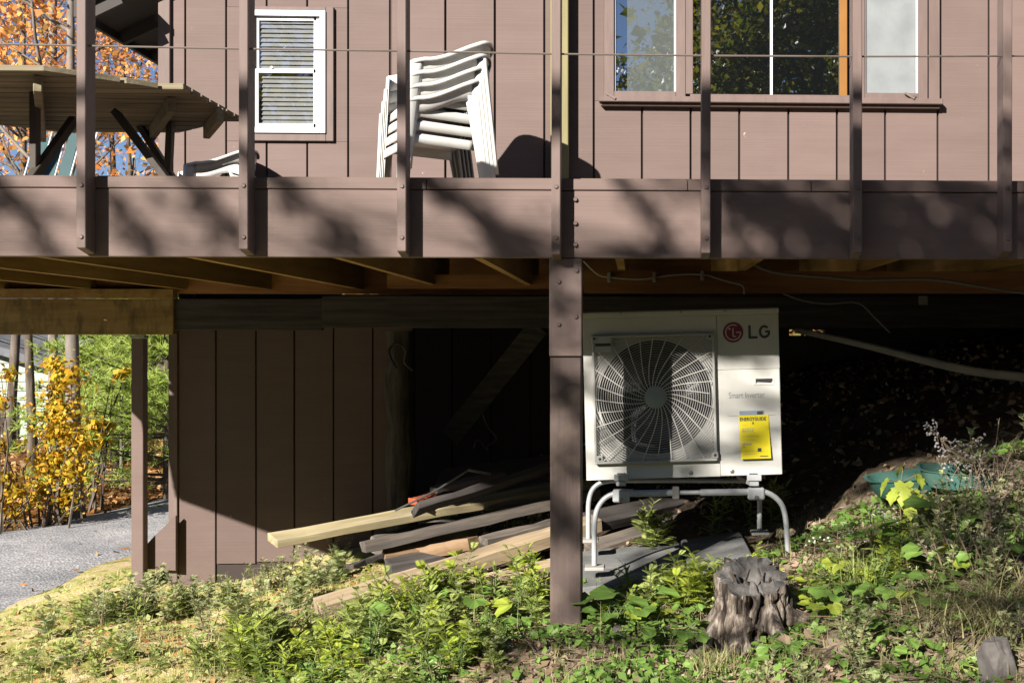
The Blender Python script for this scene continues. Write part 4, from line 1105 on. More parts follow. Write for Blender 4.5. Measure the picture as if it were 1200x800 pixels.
for i in range(nr + 1):
    f_ = 1 - i / nr * .98
    for k in range(nA):
        p = rim[k]; tt = 2 * math.pi * k / nA; w_ = max(0, (f_ - .55) / .45); x = cx_ + f_ * ((p[0]-cx_) * w_ + .12 * math.cos(tt) * (1 - w_)); y = cy_ + f_ * ((p[1]-cy_) * w_ + .12 * math.sin(tt) * (1 - w_))
        dz = .03 * mnoise.noise(Vector((x * 16, y * 16, 1))) * min(1, i * .5) + .018 * mnoise.noise(Vector((x * 45, y * 45, 1))) * min(1, i)
        hol = -.11 * max(0, 1 - (f_ / .52) ** 2) if f_ < .52 else 0
        tv.append((x, y, p[2] * f_ * w_ + (sc_.z + hS * .98 + .05 * math.sin(tt) * f_) * (1 - f_ * w_) + dz + hol))
for i in range(nr):
    for k in range(nA):
        a = i*nA + k; b = i*nA + (k+1) % nA; tf.append((a, b, b+nA, a+nA))
MB().add(tv, tf).build('cut_top', M['stumptop'], stump, smooth='all')
for a_ in (3.5, 4.3, 5.2, 5.9, 2.7):
    pts_ = [Vector((sc_.x + math.cos(a_) * r_, sc_.y + math.sin(a_) * r_, 0)) for r_ in (.11, .17, .24, .33)]
    for p_, h_ in zip(pts_, (.12, .055, .012, -.03)): p_.z = gz(p_.x, p_.y) + h_
    MB().tube(smooth_path(pts_, 4), [.05 - .0033 * j for j in range(13)], 9).build('root', M['stump'], stump, smooth='all')
sp = MB()
rs = random.Random(5)
for k in range(7):
    t = rs.uniform(0, 6.28); x = cx_ + .06 * math.cos(t); y = cy_ + .05 * math.sin(t)
    sp.bar((x, y, sc_.z + hS - .07), (x + rs.uniform(-.06, .06), y - .02 - rs.random() * .03, sc_.z + hS + rs.uniform(0, .04)), .009, .006)
sp.build('splinters', M['greywood'], stump)

# ================================================================ ROCKS, TROUGH
def rock(label, c, sx, sy, sz, seed, mat='rock', rot=0):
    bm = bmesh.new(); bmesh.ops.create_icosphere(bm, subdivisions=4, radius=1)
    for v in bm.verts:
        p = v.co.copy(); n1 = mnoise.noise(p * 1.1 + Vector((seed, 0, 0))); n2 = mnoise.noise(p * 3 + Vector((seed, 4, 0)))
        n3 = mnoise.noise(p * 9 + Vector((seed, 8, 0))); k = 1 + .35 * n1 + .12 * n2 + .05 * n3
        q = p * k; q = Vector((max(-.8, min(.8, q.x)), max(-.75, min(.75, q.y)), max(-.7, min(.7, q.z))))
        v.co = Vector((q.x * sx, q.y * sy, q.z * sz))
    me = bpy.data.meshes.new('rock'); bm.to_mesh(me); bm.free()
    o = link('rock', me, M[mat], smooth=True, loc=c, rot=(rs.uniform(-.2, .2), rs.uniform(-.2, .2), rot))
    return tag(o, label, 'rock', 'rocks in the weeds')
def gp(x, y, dz=0): return Vector((x, y, gz(x, y) + dz))
def onground(u, v):
    """where the sight line through a photo pixel meets the ground"""
    d = _r * ((u - UC) / FPX) + _f + Vector((0, 0, 1)) * ((VC - v) / FPX)
    lo = 2.5
    for k in range(600):
        t = lo + k * .02; p = d * t
        if p.z < gz(p.x, p.y): return gp(p.x, p.y)
    return gp(p.x, p.y)
p = onground(1168, 796); rock('large angular grey rock at the lower right by the dry grass', (p.x, p.y, p.z + .05), .055, .055, .10, 1.3, rot=.4)
p = onground(1195, 740); rock('rounded rock at the far right edge above the angular rock', (p.x + .05, p.y, p.z + .02), .08, .07, .05, 4.3)
p = onground(75, 774); rock('pale flat rock in the sunny lawn at the lower left', (p.x, p.y, p.z + .008), .05, .05, .024, 7.7, 'sandrock')
p = onground(724, 744); rock('small dark rock beside the foot of the main post', (p.x, p.y, p.z + .012), .03, .03, .028, 2.2)
p = onground(122, 728); rock('sandy stone in the grass left of the lower wall', (p.x, p.y, p.z + .006), .07, .05, .03, 3.1, 'sandrock')

tp = P(1100, 592, 5.75)
tr = thing('plastic_trough', 'faded teal green plastic trough lying by the dry weeds', 'trough', tp)
def trough_ring(cx, cy, ax, ay, z, rot=0, n=40):
    out = []
    for k in range(n):
        t = 2 * math.pi * k / n
        c, s_ = math.cos(t), math.sin(t)
        x = ax * math.copysign(abs(c) ** .55, c); y = ay * math.copysign(abs(s_) ** .55, s_)
        out.append(Vector((cx + x * math.cos(rot) - y * math.sin(rot), cy + x * math.sin(rot) + y * math.cos(rot), z)))
    return out
def trough(c, ax, ay, h, rot, tilt, name):
    g = []
    for s_, z in ((.86, 0), (.93, .3), (1.0, .93), (1.05, .97), (1.055, 1.0), (1.03, 1.02), (.985, 1.0), (.92, .3), (.84, .06), (.3, .05)):
        r_ = trough_ring(0, 0, ax * s_, ay * s_, h * z, rot)
        g.append(r_ + r_[:1])
    T = Matrix.Translation(c) @ Matrix.Rotation(tilt[0], 4, 'X') @ Matrix.Rotation(tilt[1], 4, 'Y')
    return MB().strip([[T @ p for p in row] for row in g]).build(name, M['teal'], tr, smooth=True)
trough(Vector((tp.x - .0, 5.95, gz(tp.x, 5.95) + .012)), .30, .12, .09, .06, (.10, -.08), 'back_tray')
trough(Vector((tp.x + .14, 5.64, gz(tp.x + .14, 5.64) - .005)), .26, .10, .08, -.12, (.15, .05), 'front_tray')

# ================================================================ LEAVES
def leaf_cloud(name, C, size, mat, parent=None, seed=1, up=.0, aspect=.6, jit=.35, kind=None, fold=.25):
    """one bent four-sided leaf at every point of C"""
    g = np.random.default_rng(seed); C = np.asarray(C, float); n = len(C)
    nrm = g.normal(size=(n, 3)); nrm[:, 2] = nrm[:, 2] + up; nrm /= np.linalg.norm(nrm, axis=1)[:, None]
    t = g.normal(size=(n, 3)); t -= nrm * (t * nrm).sum(1)[:, None]; t /= np.linalg.norm(t, axis=1)[:, None]
    b = np.cross(nrm, t)
    s = size * (1 + jit * (g.random((n, 1)) * 2 - 1))
    v = np.stack([C - t*s*.5, C + b*s*aspect*.5 + nrm*s*fold*.3 - t*s*.05, C + t*s*.5, C - b*s*aspect*.5 + nrm*s*fold*.3 - t*s*.05], 1).reshape(-1, 3)
    f = np.arange(n*4).reshape(-1, 4)
    o = link(name, np_mesh(name, v, f), mat, parent)
    if kind: tag(o, kind=kind)
    return o

def grow(mb, tips, p, d, ln, r, depth, g, spread=.6, upb=.15, kids=(2, 4)):
    pts = [p]; rs_ = [r]; n = 5
    for i in range(n):
        d = (d + Vector((g.gauss(0, .13), g.gauss(0, .13), g.gauss(0, .09) + upb * .12))).normalized()
        p = p + d * ln / n; pts.append(p); rs_.append(r * (1 - .45 * (i + 1) / n))
        if depth <= 1: tips.append(p)
    mb.tube(pts, rs_, 7 if depth > 1 else 4, cap=False)
    if depth == 0: return
    for k in range(g.randint(*kids)):
        a = Vector((g.gauss(0, 1), g.gauss(0, 1), g.gauss(0, .6) + upb)).normalized()
        nd = (d * (1 - spread) + a * spread).normalized()
        q = pts[g.randint(2, n)]
        grow(mb, tips, q, nd, ln * g.uniform(.55, .8), rs_[-1] * g.uniform(.55, .85), depth - 1, g, spread, upb, kids)

def tree(name, label, cat, base, h, r, mat, leaf, nleaf, size, seed, group, crown0=.3, spreadr=.32, depth=3, bark='bark', lean=(0, 0), sig=.3, nb=9):
    g = random.Random(seed); base = Vector(base)
    root = thing(name, label, cat, base, 0, group)
    mb = MB(); tips = []; pts = []; rs_ = []; n = 12
    for i in range(n + 1):
        s_ = i / n
        pts.append(base + Vector((lean[0]*s_*h + .05*h*.2*math.sin(s_*4 + seed), lean[1]*s_*h + .01*h*math.sin(s_*5 + seed*2), s_*h - .1)))
        rs_.append(r * (1.25 - .25 * min(1, s_ * 12)) * (1 - .85 * s_) if i else r * 1.45)
    mb.tube(pts, rs_, 10)
    for k in range(nb):
        s_ = crown0 + (1 - crown0) * (k + .5) / nb
        i = min(n - 1, int(s_ * n)); q = pts[i].lerp(pts[i+1], s_*n - i)
        a = k * 2.4 + g.uniform(-.4, .4)
        d = Vector((math.cos(a), math.sin(a), .55 + .5 * s_)).normalized()
        grow(mb, tips, q, d, h * spreadr * (1.15 - .75 * s_), r * .42 * (1 - .6 * s_), depth - 1, g)
    mb.build('trunk', M[bark], root, smooth='all')
    gg = np.random.default_rng(seed)
    T = np.array([tuple(t) for t in tips])
    C = T[gg.integers(0, len(T), nleaf)] + gg.normal(size=(nleaf, 3)) * sig * np.array([1, 1, .75])
    if mat: leaf_cloud('crown', C, size, M[leaf], root, seed)
    return root

def bgx(u, Y): return PX(u, Y)
mg = 'orange maples beyond the gravel drive'
def mt(u, Y, h, r, label, seed, n=5200, **k):
    n = int(n * .85)
    x = bgx(u, Y); tree('maple_tree', label, 'tree', (x, Y, gz(x, Y) - .05), h, r, True, 'maple', n, .088, seed, mg, **k)
mt(88, 13.7, 8.5, .09, 'maple with the thick grey trunk wrapped in golden leaves by the drive', 3, 3000, crown0=.3, bark='palebark', spreadr=.26)
mt(33, 17.0, 9, .065, 'slender dark maple second from the left edge of the photo', 8, 4600, crown0=.34, spreadr=.26)
mt(17, 19.5, 9.5, .08, 'dark maple nearest the left edge of the photo', 12, 4200, crown0=.35)
mt(52, 24.0, 10.5, .11, 'tall grey maple rising above the middle of the plank table', 21, 6500, crown0=.22)
mt(128, 27.0, 9.5, .12, 'broad low maple seen under the roof overhang', 25, 4200, crown0=.22)
mt(-60, 24, 10, .12, 'maple standing left of the others at the edge of view', 31, 5000, crown0=.25)
mt(150, 34.0, 10.5, .13, 'farthest maple showing between the table and the corner of the house', 44, 2600, crown0=.2)
# utility pole
x = bgx(62, 18.5); up_ = thing('utility_pole', 'smooth pale utility pole between the trees left of the house', 'pole', (x, 18.5, gz(x, 18.5)))
MB().tube([(x, 18.5, gz(x, 18.5) - .2), (x, 18.5, 4), (x, 18.5, 7.5)], [.07, .06, .05], 12).build('pole', M['palebark'], up_, smooth=True)
MB().box(x - .7, x + .7, 18.44, 18.52, 6.9, 7.02).build('crossarm', M['greywood'], up_)
for k in (-.6, .6): MB().tube([(x + k, 18.48, 7.02), (x + k, 18.48, 7.14)], .03, 8).build('insulator', M['pad'], up_)
# pines
def pine(label, u, Y, h, seed, r=.07):
    x = bgx(u, Y); base = Vector((x, Y, gz(x, Y) - .05)); g = random.Random(seed); gg = np.random.default_rng(seed)
    root = thing('pine_tree', label, 'tree', base, 0, 'young pines across the drive')
    mb = MB(); mb.tube([base, base + Vector((0, 0, h))], [r, .012], 9); tuft = []
    z = .10 * h
    while z < h * .98:
        for k in range(6):
            a = g.uniform(0, 6.28); ln = (h - z) * .36 + .25
            d = Vector((math.cos(a), math.sin(a), g.uniform(.02, .35)))
            p0 = base + Vector((0, 0, z + g.uniform(-.08, .08))); p1 = p0 + d * ln
            mb.tube([p0, p1], [.018, .005], 4, cap=False)
            for q in range(24):
                s_ = g.uniform(.2, 1.02); side = Vector((-d.y, d.x, 0)) * g.gauss(0, .13) * ln * 1.6
                tuft.append(tuple(p0.lerp(p1, s_) + side + Vector((0, 0, g.gauss(0, .05)))))
        z += .22
    mb.build('trunk', M['bark'], root, smooth='all')
    T = np.array(tuft); n = len(T); m = 20
    C = np.repeat(T, m, 0); D = gg.normal(size=(n*m, 3)); D[:, 2] = D[:, 2] * .7 + .45; D /= np.linalg.norm(D, axis=1)[:, None]
    ln = .10 * (.7 + .5 * gg.random((n*m, 1))); sd = np.cross(D, gg.normal(size=(n*m, 3))); sd /= np.linalg.norm(sd, axis=1)[:, None]
    wv = .005
    v = np.stack([C - sd*wv, C + sd*wv, C + D*ln + sd*wv*.3, C + D*ln - sd*wv*.3], 1).reshape(-1, 3)
    link('crown', np_mesh('crown', v, np.arange(n*m*4).reshape(-1, 4)), M['pine'], root)
pine('bushy light green pine left of the far deck post', 138, 17.5, 3.7, 4)
pine('light green pine whose trunk shows right of the far deck post', 196, 15.0, 3.4, 9, .055)
pine('paler pine standing farther back behind the two near pines', 168, 22, 3.9, 14, .08)
# golden shrub at the foot of the maple
gg = np.random.default_rng(5)
def shrub(name, label, u, Y, pts, n, size, leaf, seed, cat='shrub', group='golden shrubs by the drive'):
    """pts: (u, v, radius) clumps"""
    x = bgx(u, Y); root = thing(name, label, cat, (x, Y, gz(x, Y)), 0, group); g = np.random.default_rng(seed); r2 = random.Random(seed)
    mb = MB(); Cs = []
    for (uu, vv, rad) in pts:
        c = P(uu, vv, Y); rr = rad / FPX * Y
        k = int(n * rad * rad / sum(q[2] ** 2 for q in pts))
        o_ = g.normal(size=(k, 3)); o_ /= np.linalg.norm(o_, axis=1)[:, None]; o_ *= np.abs(g.normal(size=(k, 1))) * rr * .72
        Cs.append(np.array(c)[None, :] + o_ * np.array([1, 1.1, .9]))
        for q in range(2):
            b_ = Vector((x + r2.gauss(0, .12), Y + r2.gauss(0, .12), gz(x, Y)))
            e_ = c + Vector((r2.gauss(0, .5), r2.gauss(0, .5), r2.gauss(0, .4))) * rr
            mb.tube([b_, b_.lerp(e_, .5) + Vector((r2.gauss(0, .08), 0, .06)), e_], [.014, .009, .003], 4, cap=False)
    mb.build('stem', M['bark'], root)
    leaf_cloud('foliage', np.concatenate(Cs), size, M[leaf], root, seed, up=.4, aspect=.75)
shrub('golden_shrub', 'tall golden shrub climbing the thick maple trunk beside the drive', 70, 13.2, ((78, 440, 22), (64, 455, 12), (70, 480, 26), (62, 505, 18), (82, 510, 22), (62, 540, 26), (85, 550, 24), (52, 575, 18), (80, 585, 18), (34, 592, 12), (100, 525, 12), (62, 425, 12)), 3900, .055, 'gold', 3)
shrub('golden_shrub', 'low golden shrub at the left edge of the photo above the drive', 5, 12.8, ((2, 470, 14), (10, 440, 10), (0, 520, 9), (8, 560, 12), (2, 590, 18), (22, 575, 12), (16, 600, 12)), 800, .06, 'gold', 6)
shrub('golden_shrub', 'sparse orange spray of leaves reaching right from the thick maple trunk', 100, 14.2, ((112, 500, 10), (125, 498, 7), (105, 520, 10), (118, 515, 8), (140, 440, 9), (150, 436, 6)), 500, .075, 'gold', 8)
shrub('green_shrub', 'low yellow green shrub seen between far post and lower wall', 205, 16, ((206, 550, 8), (204, 530, 7), (207, 575, 8), (200, 560, 5)), 600, .07, 'lime', 11)
shrub('green_shrub', 'dark green undergrowth below the light green pines', 130, 18.5, ((120, 535, 12), (140, 530, 14), (160, 535, 12), (100, 530, 10)), 900, .09, 'weedB', 12)
x = bgx(143, 15.6); bs = tree('birch_sapling', 'thin pale sapling stem on the leafy bank left of the far post', 'tree', (x, 15.6, gz(x, 15.6)), 1.5, .03, False, 'gold', 0, .1, 3, None, bark='palebark', nb=3, depth=1)
# wooded hillside far behind
g = np.random.default_rng(77)
cx = []; 
for k in range(420):
    x = g.uniform(-75, 30); y = g.uniform(50, 75); h = g.uniform(2.5, 7.5) if x < -5 else g.uniform(4, 9)
    n = 90; o_ = g.normal(size=(n, 3)) * np.array([1.5, 1.5, .30 * h]); cx.append(np.array([x, y, -1.8 + h * .55]) + o_)
leaf_cloud('far_woods', np.concatenate(cx), .75, leafmat('far_autumn_leaf', [(.06,.085,.025),(.13,.14,.04),(.28,.16,.05),(.36,.17,.04)], .3, patch=.25), None, 7, kind='stuff')

# neighbouring house
nh = thing('neighbour_house', 'pale green clapboard house with grey roof beyond the trees', 'house', (bgx(30, 22), 22, -1.9))
xa, xb = bgx(-260, 22), bgx(60, 22)
zb0 = -2.0; k = 0
z = zb0
while z < .4:
    def top_at(x): return -.30 - (x - bgx(0, 22)) * .30
    t1 = z + .16
    xr = min(xb, bgx(0, 22) + (-.30 - z) / .30) if z > top_at(xb) else xb
    MB().hexa([(xa, 21.975, z), (xr, 21.975, z), (xr, 22.04, z), (xa, 22.04, z), (xa, 22.0, t1), (xr - .0, 22.0, t1), (xr, 22.04, t1), (xa, 22.04, t1)]).build('siding_board', M['sage'], nh)
    z += .162
e0, e1 = Vector((bgx(-260, 21.6), 21.6, -.26 + 4.0 * .30)), Vector((bgx(128, 21.6), 21.6, PZ(128, 455, 21.6)))
b0 = e0 + Vector((2.5, 7, 1.3)); b1 = e1 + Vector((-1.0, 7, 1.25))
rfn = MB().hexa([e0, e1, b1, b0, e0 + Vector((0,0,.14)), e1 + Vector((0,0,.14)), b1 + Vector((0,0,.14)), b0 + Vector((0,0,.14))]).build('roof', M['roofing'], nh)
for q in range(9):
    f_ = (q + .5) / 9
    a_, c_ = e0.lerp(b0, f_), e1.lerp(b1, f_)
    MB().bar(a_ + Vector((0,0,.15)), c_ + Vector((0,0,.15)), .30, .012).build('shingle_course', M['roofing'], rfn)
wq = MB().box(bgx(-14, 21.95), bgx(20, 21.95), 21.93, 21.97, PZ(0, 512, 21.95), PZ(0, 470, 21.95)).build('window', M['vinyl'], nh)
MB().box(bgx(-11, 21.92), bgx(17, 21.92), 21.915, 21.928, PZ(0, 509, 21.92), PZ(0, 473, 21.92)).build('pane', M['glass'], wq)
# ================================================================ TREES BEHIND THE CAMERA (they throw the dapples and stand in the window glass)
oak_g = 'trees behind the viewer'
def shade_tree():
    g = random.Random(91); gg = np.random.default_rng(91)
    base = Vector((-2.2, -4.2, gz(-2.2, -4.2)))
    root = thing('oak_tree', 'leaning yellow green tree outside the photo that dapples the deck', 'tree', base, 0, oak_g)
    mb = MB(); pts = []; rs_ = []
    for i in range(11):
        s_ = i / 10
        pts.append(base + Vector((.25 * math.sin(s_ * 3), .1 * math.sin(s_ * 5), 7.2 * s_ - .1))); rs_.append(.17 * (1 - .8 * s_))
    mb.tube(pts, rs_, 12)
    Cs = []
    for (X0, Z0, rad, n) in CLUMPS:
        s_ = g.uniform(2.8, 5.2)
        c = Vector((X0 - ST * s_, -s_, Z0 + SE * s_))
        hgt = max(1.8, min(7.5, c.z - base.z - .5 * abs(c.x - base.x) * .6))
        i = min(9, int(hgt / 7.2 * 10)); p0 = pts[i]
        m1 = p0.lerp(c, .4) + Vector((0, g.gauss(0, .2), .25 + g.random() * .2)); m2 = p0.lerp(c, .75) + Vector((0, g.gauss(0, .15), .2))
        mb.tube(smooth_path([p0, m1, m2, c], 3), [max(.006, .034 * (1 - j / 10)) for j in range(10)], 5, cap=False)
        for q in range(4):
            e = c + Vector((g.gauss(0, rad * .7), g.gauss(0, rad * .7), g.gauss(0, rad * .6)))
            mb.tube([m2.lerp(c, g.random()), e], [.008, .003], 4, cap=False)
        o_ = gg.normal(size=(n, 3)) * rad * np.array([.62, .8, .5])
        Cs.append(np.array(c)[None, :] + o_)
    for (xa, za, xb, zb, r_) in LIMBS:
        s1 = g.uniform(2.2, 3.4); s2 = s1 + g.uniform(-.3, .3)
        p = Vector((xa - ST * s1, -s1, za + SE * s1)); q = Vector((xb - ST * s2, -s2, zb + SE * s2))
        root_p = pts[min(9, max(3, int((p.z - base.z) / 7.2 * 10)))]
        mid = p.lerp(q, .5) + Vector((g.gauss(0, .03), 0, g.gauss(0, .03)))
        mb.tube(smooth_path([root_p, root_p.lerp(p, .55) + Vector((0, -.2, 1.1)), p + Vector((0, 0, .15)) + (p - q) * .3, p, mid, q], 3), [max(.005, .05 * (1 - j / 19) ** .8 * r_) for j in range(16)], 5, cap=False)
        n = 46; t = gg.random((n, 1)); sp_ = gg.normal(size=(n, 3)) * .05
        Cs.append(np.array(p)[None] * (1 - t) + np.array(q)[None] * t + sp_)
    mb.build('trunk', M['bark'], root, smooth='all')
    leaf_cloud('crown', np.concatenate(Cs), .075, M['oak'], root, 5, up=.2, aspect=.65)
CLUMPS = []
LIMBS = [(-5.66, 3.74, -5.42, 3.40, 1.0), (-4.86, 3.72, -4.62, 3.40, .9), (-4.50, 3.74, -4.12, 3.38, 1.1), (-3.86, 3.74, -3.48, 3.36, 1.1), (-3.70, 3.60, -3.20, 3.40, .8), (-3.02, 3.70, -2.80, 3.36, .9), (-2.62, 3.74, -2.30, 3.36, 1.0),
    (-3.5, 3.12, -3.2, 2.72, .8), (-3.5, 2.5, -3.2, 2.2, .8), (-5.2, 3.66, -5.02, 3.42, .7)]
cr = random.Random(17)
# heavy shade: right half of the fascia and the ground at the right
for x0, z0, rad, n in ((-2.55,3.55,.12,60),(-2.35,3.62,.16,130),(-2.1,3.40,.17,150),(-2.0,3.58,.15,120),(-1.62,3.62,.18,150),(-1.6,3.38,.18,150),(-1.2,3.55,.2,170),(-1.95,3.72,.14,50),(-1.75,3.5,.2,120),(-1.45,3.66,.18,100),(-1.3,3.4,.22,130),(-1.0,3.6,.25,130),(-.6,3.3,.3,170),
    (-2.2,2.9,.2,14),(-1.7,2.8,.25,27),(-1.2,2.8,.3,31),(-.7,2.6,.3,31),(-1.9,2.35,.22,11),(-1.4,2.2,.28,18),(-.9,2.0,.3,21),(-.4,2.1,.3,18),
    (-2.3,1.75,.2,7),(-1.8,1.6,.22,9),(-1.2,1.5,.28,15),(-.6,1.4,.3,16),(-2.7,2.1,.18,6),(-2.75,1.45,.18,6),(-3.1,1.75,.15,6),(-2.2,1.15,.2,7),(-1.5,1.05,.22,9),(-3.3,2.35,.12,26),(-3.22,2.75,.10,26),
    # light scattered dapples on the fascia towards the left
    (-3.52,3.46,.11,26),(-3.68,3.62,.09,18),(-2.85,3.72,.08,14),(-4.30,3.52,.13,30),(-4.55,3.66,.10,22),(-4.15,3.36,.08,14),(-4.95,3.60,.09,18),(-5.05,3.44,.07,12),(-5.78,3.52,.11,26),(-5.65,3.66,.08,14),
    # posts and the unit
    (-3.95,4.12,.07,16),(-2.85,4.08,.09,22),(-2.15,4.15,.08,18),(-1.5,4.2,.12,36),(-3.15,3.0,.06,9),(-2.95,2.72,.07,6),(-3.34,3.25,.10,44),(-3.30,1.72,.11,40),(-3.42,3.08,.08,26),(-3.30,2.55,.09,34),(-3.36,2.25,.08,26),(-3.22,1.98,.09,30),(-3.45,2.85,.05,12),(-1.38,5.55,.10,16),(-1.6,5.75,.08,9)):
    CLUMPS.append((x0, z0, rad, n))
shade_tree()
tree('oak_tree', 'yellow green tree with a dark trunk reflected in the right of the wide window', 'tree', (4.1, -12.5, gz(4.1, -12.5)), 12, .26, True, 'oak', 15000, .19, 61, oak_g, crown0=.12, spreadr=.30, sig=.45, nb=12)
tree('oak_tree', 'thin yellow green tree reflected in the left of the wide window', 'tree', (2.4, -15.5, gz(2.4, -15.5)), 12, .16, True, 'oak', 13000, .19, 67, oak_g, crown0=.1, spreadr=.26, sig=.45, nb=12)
tree('oak_tree', 'yellow green tree farther right reflected only at the edge of the window', 'tree', (7.2, -15, gz(7.2, -15)), 13, .22, True, 'oak', 13000, .19, 71, oak_g, crown0=.1, spreadr=.3, sig=.5, nb=12)
tree('oak_tree', 'pale tree far behind reflected in the left casement', 'tree', (1.6, -27, gz(1.6, -27)), 12.5, .2, True, 'oak', 7000, .2, 73, oak_g, crown0=.08, spreadr=.2, sig=.5, nb=12)

g = np.random.default_rng(78); cx = []
k = 0
while k < 620:
    y = -g.uniform(9, 46); x = g.uniform(-55, 50); s_ = -y; X0 = x + ST * s_
    if -26 < X0 < 5.5: h = min(15, SE * s_ - 4.2)
    else: h = g.uniform(10, 17)
    if h < 2.0 or (abs(x - .2) < 1.0 + .03 * s_ and s_ > 6): continue
    if x > 0 and s_ < 17 and x < 9: continue
    n = 110; o_ = g.normal(size=(n, 3)) * np.array([1.3, 1.3, 0]); o_[:, 2] = g.random(n) * h
    cx.append(np.array([x, y, -1.8]) + o_); k += 1
leaf_cloud('sky_block_woods', np.concatenate(cx), .62, M['oak'], None, 9, kind='stuff')  # unseen leaf mass added to block sky fill, kept low along the sun's path

# ================================================================ WEEDS
def leafgeo(kind, ln, wd, droop=.3, fold=.2):
    """leaf lying along +x from the origin: lists of verts and faces"""
    v, f = [], []
    if kind == 'lance':
        n = 5
        for i in range(n + 1):
            s_ = i / n; wv = wd * math.sin(math.pi * min(1, s_ * .86 + .10)) ** .8 * (1 if i % 2 else .82) * (0.12 if i == n else 1) / 2
            x = ln * s_; z = -droop * ln * s_ * s_
            v += [(x, -wv, z + fold * wv), (x, 0, z), (x, wv, z + fold * wv)]
        for i in range(n):
            a = i * 3; f += [(a, a+1, a+4, a+3), (a+1, a+2, a+5, a+4)]
    elif kind == 'lobed':
        n = 7; zz = lambda s_: -droop * ln * s_ * s_
        def q(p, qv, w0):
            d = Vector((qv[0]-p[0], qv[1]-p[1], 0)); d.normalize(); m_ = Vector((-d.y, d.x, 0)) * w0
            mid = ((p[0]+qv[0])*.5, (p[1]+qv[1])*.5, (p[2]+qv[2])*.5)
            k = len(v); v.extend([p, (mid[0]-m_.x, mid[1]-m_.y, mid[2] + .1*w0), qv, (mid[0]+m_.x, mid[1]+m_.y, mid[2] + .1*w0)]); f.append((k, k+1, k+2, k+3))
        q((0, 0, 0), (ln, 0, zz(1)), wd * .12)
        for i in range(1, n + 1):
            s_ = i / (n + .6)
            for sg in (-1, 1):
                l2 = wd * .66 * math.sin(math.pi * (s_ * .8 + .15))
                q((ln*s_, 0, zz(s_)), (ln*s_ + l2 * .75, sg * l2 * .8, zz(s_) - .15 * l2), l2 * .15)
    elif kind == 'heart':
        n = 14; v.append((ln * .12, 0, 0)); 
        for i in range(n):
            t = 2 * math.pi * i / n
            r = .5 * (1 + .10 * math.cos(t * 7)) * (1 - .38 * math.exp(-((t - math.pi) / .35) ** 2))
            x = ln * (.42 + r * math.cos(t)); y = wd * r * math.sin(t)
            v.append((x, y, fold * abs(y) * .6 - droop * max(0, x) ** 2 / ln * .6 + .05 * wd * math.sin(t * 3)))
        for i in range(n): f.append((0, 1 + i, 1 + (i + 1) % n))
    elif kind == 'grape':
        out = [(0,0),(-.12,-.22),(.02,-.42),(.22,-.34),(.30,-.52),(.52,-.36),(.62,-.42),(.72,-.22),(1.0,0),(.72,.22),(.62,.42),(.52,.36),(.30,.52),(.22,.34),(.02,.42),(-.12,.22)]
        v.append((.35*ln, 0, 0))
        for x, y in out: v.append((x*ln, y*wd, fold*abs(y)*wd - droop*ln*max(0, x)**2*.5))
        k = len(out)
        for i in range(k): f.append((0, 1+i, 1+(i+1) % k))
    return v, f
def put(mb, geo, pos, az, el, roll=0, s=1):
    T = Matrix.Translation(pos) @ Matrix.Rotation(az, 4, 'Z') @ Matrix.Rotation(-el, 4, 'Y') @ Matrix.Rotation(roll, 4, 'X') @ Matrix.Scale(s, 4)
    mb.add([T @ Vector(p) for p in geo[0]], geo[1])
def weed_proto(kind, seed, mat, h, nl, ln, wd, nst=3, stem='stem', spread=.35):
    g = random.Random(seed); st = MB(); lf = MB()
    geo = [leafgeo(kind, ln, wd, g.uniform(.15, .5), g.uniform(.1, .4)) for _ in range(4)]
    for q in range(nst):
        a = g.uniform(0, 6.28); hh = h * g.uniform(.6, 1.05); tip = Vector((math.cos(a) * spread * hh, math.sin(a) * spread * hh, hh))
        b0 = Vector((g.gauss(0, .015), g.gauss(0, .015), -.02))
        pts = [b0, b0.lerp(tip, .35) + Vector((0, 0, hh * .06)), b0.lerp(tip, .7) + Vector((0, 0, hh * .06)), tip]
        path = smooth_path(pts, 4)
        st.tube(path, [.0042 * (1 - .7 * i / (len(path)-1)) for i in range(len(path))], 5, cap=False)
        for k in range(nl):
            s_ = .12 + .88 * (k + g.random() * .6) / nl; i = min(len(path) - 2, int(s_ * (len(path)-1)))
            p = path[i].lerp(path[i+1], s_ * (len(path)-1) - i)
            put(lf, g.choice(geo), p, k * 2.4 + g.uniform(-.5, .5), g.uniform(.05, .6) + .5 * s_, g.uniform(-.4, .4), (1.15 - .6 * s_) * g.uniform(.75, 1.15))
    ms = st.mesh('weed_plant'); ms.materials.append(M[stem]); ml = lf.mesh('foliage'); ml.materials.append(M[mat])
    return ms, ml
def broad_proto(seed, kind, mat, n, ln, h):
    """rosette of broad leaves on stalks: (stem mesh, leaf mesh, leaf transforms)"""
    g = random.Random(seed); st = MB(); T = []
    for k in range(n):
        a = k * 2.4 + g.uniform(-.4, .4); hh = h * g.uniform(.45, 1.1); rad = h * g.uniform(.25, .9)
        e = Vector((math.cos(a) * rad, math.sin(a) * rad, hh))
        st.tube([(0, 0, -.02), e * .5 + Vector((0, 0, hh * .15)), e], [.003, .0025, .002], 4, cap=False)
        s_ = g.uniform(.6, 1.2)
        T.append(Matrix.Translation(e) @ Matrix.Rotation(a, 4, 'Z') @ Matrix.Rotation(g.uniform(-.2, .5), 4, 'Y') @ Matrix.Rotation(g.uniform(-.35, .35), 4, 'X') @ Matrix.Scale(s_, 4))
    mb = MB(); mb.add(*leafgeo(kind, ln, ln * .95, .35, .25)); ml = mb.mesh('leaf'); ml.materials.append(M[mat])
    ms = st.mesh('broadleaf_plant'); ms.materials.append(M['stem'])
    return ms, ml, T
